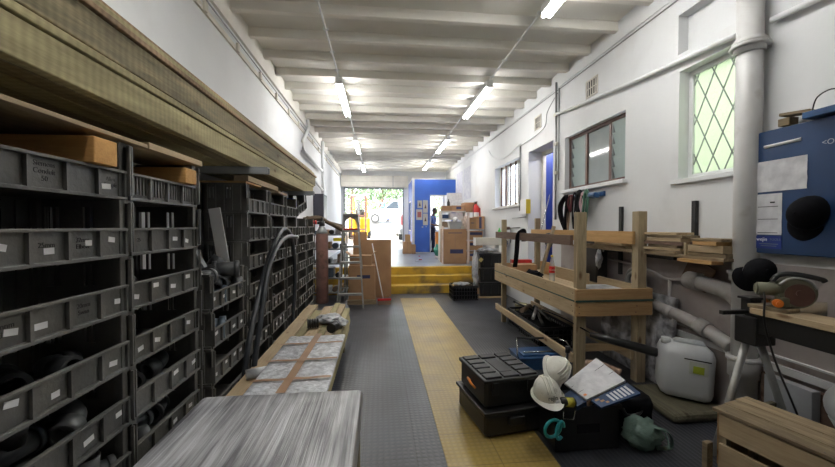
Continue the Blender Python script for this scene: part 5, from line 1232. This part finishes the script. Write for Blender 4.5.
t = thing('display_shelf', (1.98, 10.2, UF), 'cream shelf unit behind the big carton holding small boxes', 'shelf')
for x in (1.69, 2.36): MB().span((x-.02, 9.98, UF), (x+.02, 10.4, 1.92)).build('side', 'cream', t)
for z in (.7, 1.05, 1.44, 1.68, 1.89): MB().span((1.69, 9.97, z), (2.36, 10.42, z+.03)).build('shelf_board', 'cream', t)
for i, (x0, x1, z0, z1, m, lb) in enumerate(((1.72, 1.98, 1.921, 2.06, 'cardboard', 'flat carton on the cream shelf unit, aisle side'), (1.99, 2.34, 1.921, 2.07, 'cardboard', 'flat carton with purple print on the cream shelf unit'),
                                             (1.72, 1.90, 1.711, 1.82, 'navy', 'dark blue pack on the second shelf of the cream unit'), (1.93, 2.3, 1.711, 1.86, 'paper', 'white carton on the second shelf of the cream unit'),
                                             (1.72, 1.88, 1.471, 1.62, 'brownwood', 'brown pack on the third shelf of the cream unit'), (1.90, 2.2, 1.471, 1.60, 'cardboard', 'small carton on the third shelf of the cream unit'))):
    carton(x0, x1, 10.0, 10.3, z0, z1, lb, 'boxes on the cream shelf unit', bands=(((.35, .75, .3, .8),) if i == 1 else ()), m=m)
tag(MB().lathe([(.04, 0), (.045, .03), (.045, .1), (.018, .15), (.018, .19)], (1.92, 10.15, 2.062), n=12).build('black_bottle', 'black'), 'small black bottle standing on top of the cartons', 'bottle')
carton(2.36, 2.72, 10.05, 10.5, 1.90, 2.16, 'carton high beside the fire extinguisher', 'boxes on the cream shelf unit')
tag(MB().box((2.22, 10.8, 2.28), (.46, .02, .42), bev=.003).build('white_board', 'paper'), 'plain white board standing behind the shelf boxes', 'board')
t = thing('carton_rack', (2.52, 9.55, UF), 'steel rack holding flat cartons against the right wall', 'rack')
for x in (2.31, 2.71): 
    for y in (9.36, 9.80): MB().span((x-.012, y-.012, UF), (x+.012, y+.012, 1.42)).build('post', 'steelarm', t)
for z in (.56, .84, 1.12, 1.40): MB().span((2.30, 9.35, z), (2.73, 9.82, z+.018)).build('shelf_board', 'steelarm', t)
for k, z in enumerate((.58, .86, 1.14)): carton(2.33, 2.69, 9.38, 9.78, z, z+.23, 'flat carton with navy band in the steel rack, %s' % ('lowest', 'middle', 'uppermost')[k], 'cartons in the steel rack', bands=((.05, .95, .55, .85),))
carton(2.30, 2.52, 9.36, 9.80, 1.42, 1.72, 'square carton on the steel rack, aisle side', 'cartons in the steel rack', bands=((.3, .7, .5, .56),))
carton(2.53, 2.73, 9.36, 9.80, 1.42, 1.75, 'carton with vertical dark stripe on the steel rack by the wall', 'cartons in the steel rack', bands=((.28, .62, .05, .95),))
crumple((2.22, 9.32, 1.60), (.08, .06, .16), 'pinkstrip', 'cloth_bundle', 'pale pinkish cloth bundle hung at the rack corner', 'cloth', 25, 1)
# ------------------------------------------------------------------ blue booth
BXL, BYF, BZT = 1.22, 13.10, 3.18
t = thing('blue_booth', (2.0, 13.1, UF), 'bright blue timber booth with open doorway in the far right corner', 'booth')
b = MB(); b.span((BXL, BYF, UF+.001), (1.80, BYF+.06, 2.62)).span((BXL, BYF, 2.62), (XR-.01, BYF+.06, BZT)).span((2.60, BYF, UF+.001), (XR-.01, BYF+.06, 2.62)); b.build('front_wall', 'blue', t)
b = MB(); b.span((BXL-.06, BYF, UF+.001), (BXL, 13.7, BZT)).span((BXL-.06, 14.5, UF+.001), (BXL, YF-.01-.35, BZT)).span((BXL-.06, 13.7, UF+.001), (BXL, 14.5, 1.35)).span((BXL-.06, 13.7, 2.4), (BXL, 14.5, BZT)); b.build('side_wall', 'blue', t)
b = MB(); b.span((BXL-.075, 13.66, 1.31), (BXL-.06, 14.54, 1.35)).span((BXL-.075, 13.66, 2.4), (BXL-.06, 14.54, 2.44)).span((BXL-.075, 13.66, 1.31), (BXL-.06, 13.7, 2.44)).span((BXL-.075, 14.5, 1.31), (BXL-.06, 14.54, 2.44)); b.build('window_frame', 'white', t)
MB().span((BXL-.035, 13.7, 1.35), (BXL-.03, 14.5, 2.4)).build('window_pane', 'pane', t)
MB().span((BXL-.06, BYF, BZT+.001), (XR-.01, YF-.36, BZT+.04)).build('roof', 'cream', t)
b = MB(); b.span((1.795, BYF-.012, UF+.001), (1.825, BYF+.07, 2.62)).span((1.795, BYF-.012, 2.595), (2.62, BYF+.07, 2.625)).span((2.30, BYF-.006, UF+.5), (2.325, BYF+.03, 2.6)); b.build('door_frame', 'cream', t)
MB().span((BXL-.065, BYF-.012, UF+.001), (BXL+.02, BYF-.001, BZT)).build('corner_strip', 'white', t)
MB().span((BXL, BYF-.012, UF+.002), (1.79, BYF-.001, UF+.03)).build('skirting', 'cream', t)
MB().span((1.50, BYF-.004, 1.44), (1.56, BYF-.001, 1.49)).span((1.64, BYF-.004, 1.46), (1.68, BYF-.001, 1.50)).build('small_notice', 'steelarm', t)
MT['notice'] = mat('grey_notice_paper', (.52, .50, .46), rough=.7)
for (x0, x1, z0, z1, pic, lb) in ((1.345, 1.51, 2.15, 2.42, 'tri', 'upper small notice with dark figure on the booth front'), (1.30, 1.52, 1.72, 2.10, 'red', 'larger notice with red picture on the booth front'), (1.545, 1.72, 1.98, 2.43, 'tri', 'tall notice beside the doorway, upper one'), (1.545, 1.72, 1.53, 1.95, 'tri', 'tall notice beside the doorway, lower one')):
    p = tag(MB().span((x0, BYF-.010, z0), (x1, BYF-.002, z1)).build('wall_notice', 'notice'), lb, 'notice', 'notices on the booth front')
    cx, cz, w_ = (x0+x1)/2, (z0+z1)/2, (x1-x0)
    if pic == 'red': MB().span((x0+.04, BYF-.013, cz-.10), (x1-.04, BYF-.0105, cz+.10)).build('picture', mat('dull_red_print', (.35, .10, .09), rough=.6), p)
    else: MB().prism([(cx-w_*.22, BYF-.013, cz-.07), (cx+w_*.22, BYF-.013, cz-.07), (cx, BYF-.013, cz+.09)], (0, .0022, 0)).build('picture', 'brownframe', p)
# unseen lamp added to brighten the booth, and a counter
o = copy_tree(L0); o.location = (2.2, 14.2, 3.08); tag(o, 'added tube lamp brightening the inside of the booth', 'ceiling lamp', 'ceiling tube lamps')
tag(MB().span((2.30, 13.6, UF+.001), (2.70, 13.9, 1.35), bev=.005).span((2.26, 13.56, 1.352), (2.73, 13.93, 1.38)).build('booth_counter', 'cream'), 'cream counter inside the booth doorway', 'counter')
tag(MB().span((1.86, 13.02-.9, UF+.0), (2.0, 12.25, 1.30), bev=.004).build('orange_panel', mat('orange_board', (.75, .28, .06), rough=.5)), 'orange upright panel before the booth doorway', 'panel')
crumple((1.80, 11.30, .72), (.11, .10, .19), mat('sea_green_bag', (.06, .28, .20), rough=.5), 'green_sack', 'green plastic sack on the upper floor beside the big carton', 'sack', 27, 1)
crumple((1.74, 10.9, .56), (.10, .07, .035), 'paper', 'white_rag', 'white rag on the floor at the foot of the green sack', 'rag', 29)
carton(.80, 1.10, 12.75, 13.05, UF+.001, .95, 'small carton at the foot of the booth corner', m='cardboard')
carton(.88, 1.06, 12.8, 13.0, .952, 1.20, 'carton on top of the one at the booth corner', m='orange_x')
carton(1.11, 1.24, 12.7, 12.95, UF+.001, .85, 'slim carton leaning by the booth corner')
for k, (x, y) in enumerate(((1.15, 10.4), (1.0, 10.0), (1.25, 11.6))):
    tag(MB().box((x, y, UF+.012), (.09, .05, .02), rot=(0, 0, k*.7), bev=.003).build('paper_scrap', ('red', 'paper', 'red')[k]), ('small red scrap on the upper floor', 'small white scrap on the upper floor edge', 'red scrap on the upper floor near the booth')[k], 'scrap')

# ------------------------------------------------------------------ people
def person(name, loc, rz, lb, lean=0., arm='down', stride=0., shirt='shirtblue', trousers='trouser', s=1., hair='hair', group=None):
    t = thing(name, (0, 0, 0), lb, 'person', group)
    L_ = R(lean)
    def up(x, y, z):   # torso points lean forward (-y) about the hips at z=.93
        dz = z-.93; return Vector((x, y-dz*math.sin(L_), .93+dz*math.cos(L_)))
    V = {}; 
    V['pel'] = up(0, 0, .95); V['wst'] = up(0, 0, 1.10); V['chs'] = up(0, -.01, 1.30); V['nck'] = up(0, .01, 1.45); V['nk2'] = up(0, -.01, 1.53); V['hd'] = up(0, -.02, 1.60)
    for s_, n_ in ((-1, 'l'), (1, 'r')):
        f = stride*s_
        V['hip'+n_] = Vector((s_*.09, 0, .90)); V['kne'+n_] = Vector((s_*.10, -.03-f*.5, .50)); V['ank'+n_] = Vector((s_*.10, .03-f, .09)); V['toe'+n_] = Vector((s_*.12, -.15-f, .035)); V['hel'+n_] = Vector((s_*.10, .06-f, .04))
        V['sho'+n_] = up(s_*.17, 0, 1.40)
        if arm == 'down' or (arm == 'work' and False): V['elb'+n_] = up(s_*.23, .02, 1.13); V['wri'+n_] = up(s_*.24, -.05, .88)
        else: V['elb'+n_] = up(s_*.22, -.03, 1.13); V['wri'+n_] = up(s_*.15, -.26, 1.06)
    def fingers(n_, s_):
        w = V['wri'+n_]; d = (w-V['elb'+n_]).normalized(); sd = Vector((0, -1, 0)) if abs(d.z) > .7 else Vector((s_, 0, 0))
        sd = (sd-d*sd.dot(d)).normalized(); nrm = d.cross(sd); out = []
        V['plm'+n_] = w+d*.05
        for k in range(4):
            base = w+d*.095+sd*(.030-.020*k); ln = (.07, .08, .075, .058)[k]
            out.append([base, base+d*ln*.5+nrm*.006*-s_, base+d*ln*.95+nrm*.018*-s_])
        b0_ = w+d*.03+sd*.030; out.append([b0_, b0_+d*.03+sd*.022, b0_+d*.06+sd*.028])
        return w+d*.09, out
    vs, es, rs = [], [], []
    def add(p, r): vs.append(p); rs.append(r); return len(vs)-1
    ids = {}
    rad = {'pel': .13, 'wst': .115, 'chs': .14, 'nck': .065, 'nk2': .055, 'hd': .06, 'hip': .085, 'kne': .058, 'ank': .04, 'toe': .032, 'hel': .035, 'sho': .055, 'elb': .040, 'wri': .027}
    for k, p in list(V.items()): ids[k] = add(p, rad.get(k, rad.get(k[:3], .03)))
    for a, b_ in (('pel', 'wst'), ('wst', 'chs'), ('chs', 'nck'), ('nck', 'nk2'), ('nk2', 'hd')): es.append((ids[a], ids[b_]))
    for n_, s_ in (('l', -1), ('r', 1)):
        for a, b_ in (('pel', 'hip'), ('hip', 'kne'), ('kne', 'ank'), ('ank', 'toe'), ('ank', 'hel')): es.append((ids[a+(n_ if a != 'pel' else '')], ids[b_+n_]))
        es.append((ids['chs'], ids['sho'+n_])); es.append((ids['sho'+n_], ids['elb'+n_])); es.append((ids['elb'+n_], ids['wri'+n_]))
        hand, fg = fingers(n_, s_)
        h_ = add(hand, (.036, .020)); es.append((ids['wri'+n_], h_))
    body = MB().mesh(skin(vs, es, rs, ids['pel']))
    for n_, s_ in (('l', -1), ('r', 1)):
        hand, fg = fingers(n_, s_)
        for f_ in fg: body.tube([f_[0]-(f_[1]-f_[0])*.6]+f_, [.009, .0095, .0085, .006], 8)
    hc = up(0, -.035, 1.655)
    body.ball(hc, (.075, .095, .118), 20, 16); body.ball(hc+Vector((0, -.035, -.05)), (.055, .06, .06), 14, 10)
    body.prism([hc+Vector((-.012, -.09, -.03)), hc+Vector((.012, -.09, -.03)), hc+Vector((0, -.088, .015))], (0, -.025, -.004))
    for s_ in (-1, 1): body.ball(hc+Vector((s_*.076, .005, -.005)), (.012, .022, .032), 10, 8)
    body.build('body', 'skin', t)
    for s_ in (-1, 1): MB().ball(hc+Vector((s_*.030, -.088, .012)), (.012, .008, .007), 8, 6).build('eye', 'ink', t)
    MB().box(hc+Vector((0, -.092, -.058)), (.045, .008, .010), bev=.003).build('mouth', 'brownframe', t)
    hb = MB().ball(hc+Vector((0, .012, .022)), (.082, .098, .108), 20, 16)
    bmesh.ops.delete(hb.bm, geom=[v for v in hb.bm.verts if v.co.z < hc.z+.012 and v.co.y < hc.y+.02 or v.co.z < hc.z-.06], context='VERTS')
    hb.build('hair', hair, t)
    # shirt
    vs, es, rs = [], [], []; ids = {}
    for k, r in (('pel', .145), ('wst', .135), ('chs', .158), ('nck', .075)): ids[k] = add(V[k], r)
    es += [(ids['pel'], ids['wst']), (ids['wst'], ids['chs']), (ids['chs'], ids['nck'])]
    for n_ in 'lr':
        a = add(V['sho'+n_], .070); b_ = add(V['sho'+n_].lerp(V['elb'+n_], .85), .055); es += [(ids['chs'], a), (a, b_)]
    MB().mesh(skin(vs, es, rs, 0)).build('shirt', shirt, t)
    vs, es, rs = [], [], []; p_ = add(V['pel'], .140)
    for n_ in 'lr':
        a = add(V['hip'+n_], .098); b_ = add(V['kne'+n_], .075); c_ = add(V['ank'+n_]+Vector((0, 0, .03)), .062); es += [(p_, a), (a, b_), (b_, c_)]
    MB().mesh(skin(vs, es, rs, 0)).build('trousers', trousers, t)
    for n_ in 'lr':
        c = (V['toe'+n_]+V['hel'+n_])/2; MB().box(c+Vector((0, 0, .0)), (.10, .29, .075), bev=.03).build('shoe', 'black', t)
    t.location = loc; t.rotation_euler.z = rz; t.scale = (s, s, s); return t
person('person', (1.90, 13.50, UF+.004), R(55), 'person in a light blue shirt bending over the counter in the booth doorway', lean=10, arm='work', stride=.06, s=.93)
person('person', (.16, 29.0, 1.905), R(10), 'person in blue overalls standing on the driveway outside', arm='down', stride=.08, trousers='shirtblue')
person('person', (.62, 28.4, 1.85), R(-100), 'person in turquoise top stooping beside the one in blue overalls', lean=55, arm='work', shirt='cyan', trousers='shirtblue', s=.95)

# ------------------------------------------------------------------ outside the shutter
def gz(y): return UF-.02+max(0, (min(y, 32)-16))*.1070
b = MB().grid(lambda u, v: (-14+28*u, 15.5+44*v, gz(15.5+44*v)), 4, 60); struct(b.build('ground_driveway', 'concrete'))
struct(MB().span((-2.3, 15.51, .3), (-2.2, 23.5, 3.6)).build('wall_outside', mat('orange_outside_wall', (.85, .50, .22), (.9, .75, .55), rough=.7, scale=1.5)))
# forklift
fy = 18.6; g0 = gz(fy)
t = thing('forklift', (-1.05, fy+.9, g0+.06), 'yellow forklift parked facing the shutter opening, mast raised in front', 'forklift')
MB().span((-1.62, fy+.5, g0+.22), (-.52, fy+2.2, g0+1.15), bev=.06).build('chassis', 'forkyellow', t)
MB().span((-1.5, fy+1.5, g0+1.15), (-.64, fy+2.3, g0+1.5), bev=.08).build('counterweight', 'forkyellow', t)
for x in (-1.42, -.72):
    MB().span((x-.05, fy, g0+.05), (x+.05, fy+.12, g0+2.25)).build('mast_rail', 'brownframe', t)
    MB().beam((x, fy+.55, g0+1.1), (x, fy+.75, g0+2.25), .06, .06).build('cab_post', 'forkyellow', t)
    MB().beam((x, fy+2.0, g0+1.4), (x, fy+1.8, g0+2.25), .06, .06).build('cab_post', 'forkyellow', t)
    MB().span((x-.06, fy-1.0, g0+.10), (x+.06, fy, g0+.14)).build('fork', 'black', t)
MB().span((-1.5, fy+.6, g0+2.25), (-.64, fy+1.95, g0+2.33), bev=.02).build('cab_roof', 'carwhite', t)
for z in (.5, 1.2, 2.15): MB().span((-1.42, fy+.02, g0+z), (-.72, fy+.09, g0+z+.08)).build('mast_cross', 'brownframe', t)
MB().span((-1.14, fy+.03, g0+.3), (-1.0, fy+.10, g0+2.0)).build('lift_cylinder', 'chrome', t)
for x in (-1.62, -.64):
    for y in (fy+.75, fy+1.95): MB().cyl((x, y, g0+.30), (x+.14, y, g0+.30), .27, n=24).build('wheel', 'tyre', t)
MB().torus((-1.07, fy+.95, g0+1.55), (1, 0, 0), (0, .4, .9), .16, .02).build('steering_wheel', 'black', t)
MB().span((-1.3, fy+1.3, g0+1.15), (-.85, fy+1.7, g0+1.62), bev=.05).build('seat', 'black', t)
# white pickup, side on
def car(name, cx, cy, rz, lb, prof, roofp, W, m, grp=None, tail=False, cat='car'):
    z0 = 0; t = thing(name, (0, 0, 0), lb, cat, grp)
    MB().prism([(x, -W/2, z) for x, z in prof], (0, W, 0)).build('body', m, t)
    MB().prism([(x, -W/2+.08, z) for x, z in roofp], (0, W-.16, 0)).build('cab', m, t)
    MB().prism([(roofp[0][0]+.10, -W/2+.07, roofp[0][1]+.05), (roofp[3][0]-.10, -W/2+.07, roofp[3][1]+.05), (roofp[2][0]-.06, -W/2+.07, roofp[2][1]-.06), (roofp[1][0]+.06, -W/2+.07, roofp[1][1]-.06)], (0, W-.14, 0)).build('side_windows', 'carglass', t)
    for x in (prof[0][0]+.85, prof[-1][0]-.85 if prof[-1][0] > 0 else 1.5):
        for s_ in (-1, 1):
            w_ = MB().cyl((x, s_*(W/2-.2), .34), (x, s_*(W/2+.01), .34), .34, n=24).build('wheel', 'tyre', t)
            MB().cyl((x, s_*(W/2+.005), .34), (x, s_*(W/2+.025), .34), .19, n=16).build('hub_cap', 'alu', w_)
    t.location = (cx, cy, gz(cy)); t.rotation_euler.z = rz; return t
PB = [(-2.4, .35), (-2.4, .95), (-.9, 1.0), (2.3, 1.0), (2.4, .85), (2.4, .35)]
PR = [(-.95, 1.0), (-.35, 1.62), (.75, 1.65), (.95, 1.0)]
car('pickup_truck', 1.2, 27.2, R(0), 'white pickup parked across the driveway outside', PB, PR, 1.7, 'carwhite')
VB = [(-2.2, .3), (-2.2, 1.1), (2.1, 1.1), (2.2, .9), (2.2, .3)]
VR = [(-2.18, 1.1), (-2.1, 2.0), (.9, 2.0), (1.4, 1.1)]
v = car('white_van', 1.75, 19.0, R(90), 'white van seen from behind at the aisle side of the opening', VB, VR, 1.7, 'carwhite')
# rear details of the van: rear faces -y after turning
v_ = MB().box((-2.215, .70, .95), (.03, .14, .45), bev=.01).build('tail_light', 'red', None, off=(0, 0, 0), keep=True); v_.parent = v
v_ = MB().box((-2.215, -.70, .95), (.03, .14, .45), bev=.01).build('tail_light', 'red', None, off=(0, 0, 0), keep=True); v_.parent = v
v_ = MB().box((-2.17, 0, 1.6), (.05, 1.2, .5), rot=(0, R(5), 0), bev=.02).build('rear_window', 'browntape', None, off=(0, 0, 0), keep=True); v_.parent = v
v_ = MB().box((-2.24, 0, .42), (.10, 1.66, .22), bev=.03).build('bumper', 'grey', None, off=(0, 0, 0), keep=True); v_.parent = v
car('blue_car', 2.4, 31.0, R(5), 'blue car parked beyond the pickup', [(-2.1, .3), (-2.1, .85), (2.1, .85), (2.15, .3)], [(-1.3, .85), (-.8, 1.42), (.7, 1.45), (1.3, .85)], 1.65, mat('blue_car_paint', (.10, .22, .55), rough=.3))
# trees and hedge
def tree(x, y, h, r, lb, seed, trunk=.12, n=1500, ls=.30):
    rr = random.Random(seed); t = thing('tree', (x, y, gz(y)), lb, 'tree', 'trees beyond the driveway'); g = gz(y)
    MB().tube([(x, y, g), (x+.1, y, g+h*.4), (x-.05, y, g+h*.75)], [trunk, trunk*.7, trunk*.35], 8).tube([(x+.08, y, g+h*.35), (x+r*.5, y-.2, g+h*.65)], [trunk*.5, trunk*.2], 6).tube([(x+.08, y, g+h*.3), (x-r*.5, y+.1, g+h*.6)], [trunk*.5, trunk*.2], 6).build('trunk', 'bark', t)
    b = MB(); blobs = [(Vector((x+rr.uniform(-.6, .6)*r, y+rr.uniform(-.5, .5)*r, g+h*rr.uniform(.35, .95))), r*rr.uniform(.35, .65)) for _ in range(11)]
    for _ in range(n):
        c, q = rr.choice(blobs); d = Vector((rr.gauss(0, 1), rr.gauss(0, 1), rr.gauss(0, 1))).normalized()
        p = c+d*q*rr.uniform(.6, 1.05); u = Vector((rr.gauss(0, 1), rr.gauss(0, 1), rr.gauss(0, 1))).normalized(); w = u.cross(d).normalized(); L_ = ls*rr.uniform(.6, 1.2)
        b.poly([p-u*L_/2, p+w*L_*.3, p+u*L_/2, p-w*L_*.3])
    b.build('crown', 'leaf', t)
for i, (x, y, h, r, lb) in enumerate(((-2.6, 34, 5.2, 2.2, 'leafy tree beyond the driveway, behind the forklift'), (.2, 36, 5.8, 2.4, 'leafy tree beyond the driveway, behind the person in blue'), (3.4, 35, 5.4, 2.3, 'leafy tree beyond the driveway, above the van'),
                                      (-5.6, 37, 6.5, 2.8, 'leafy tree far out beyond the orange wall'), (6.4, 38, 6.5, 2.8, 'leafy tree far out beyond the blue car'), (1.8, 40, 7.5, 3.0, 'tallest tree at the back of the driveway'), (-1.6, 41, 7.5, 3.0, 'tall tree at the back behind the nearer ones'))):
    tree(x, y, h, r, lb, 40+i)
b = MB(); rr = random.Random(77)
for _ in range(3500):
    p = Vector((rr.uniform(-8, 9), 33+rr.uniform(-.6, .6), 2.2+rr.uniform(0, 1.5))); u = Vector((rr.gauss(0, 1), rr.gauss(0, 1), rr.gauss(0, 1))).normalized(); w = u.cross(Vector((0, 1, .3))).normalized()
    b.poly([p-u*.14, p+w*.08, p+u*.14, p-w*.08])
tag(b.build('hedge', 'leaf'), 'green hedge along the back of the driveway', 'hedge', kind='stuff')
# ------------------------------------------------------------------ light, sky, camera
w = bpy.data.worlds.new('sky'); SC.world = w; w.use_nodes = True
bg = w.node_tree.nodes['Background']; bg.inputs[0].default_value = (.80, .90, 1.0, 1); bg.inputs[1].default_value = 7.5
sun = bpy.data.lights.new('sun', 'SUN'); sun.energy = 22; sun.angle = R(1); sun.color = (1, .95, .88)
so = bpy.data.objects.new('sun', sun); COL.objects.link(so); so.rotation_euler = (R(38), R(-18), 0)
def portal(loc, rot, sx, sy):
    l = bpy.data.lights.new('daylight_opening', 'AREA'); l.shape = 'RECTANGLE'; l.size = sx; l.size_y = sy; l.cycles.is_portal = True
    o = bpy.data.objects.new('daylight_opening', l); COL.objects.link(o); o.location = loc; o.rotation_euler = rot
portal((-.24, YF+.21, 1.85), (R(-90), 0, 0), 2.5, 2.65)
cam = bpy.data.cameras.new('camera'); cam.sensor_width = 36; cam.lens = 365*36/835; cam.clip_end = 400
co = bpy.data.objects.new('camera', cam); COL.objects.link(co); co.location = (0, 0, 1.5)
co.rotation_euler = (R(90)-math.atan(7.5/365), 0, -math.atan(37.5/365)); SC.camera = co
vs = SC.view_settings; vs.view_transform = 'Standard'; vs.look = 'None'; vs.exposure = 0; vs.gamma = 1; vs.use_curve_mapping = False
SC.cycles.use_denoising = True; SC.cycles.max_bounces = 10; SC.cycles.diffuse_bounces = 6
SC.cycles.sample_clamp_indirect = 8
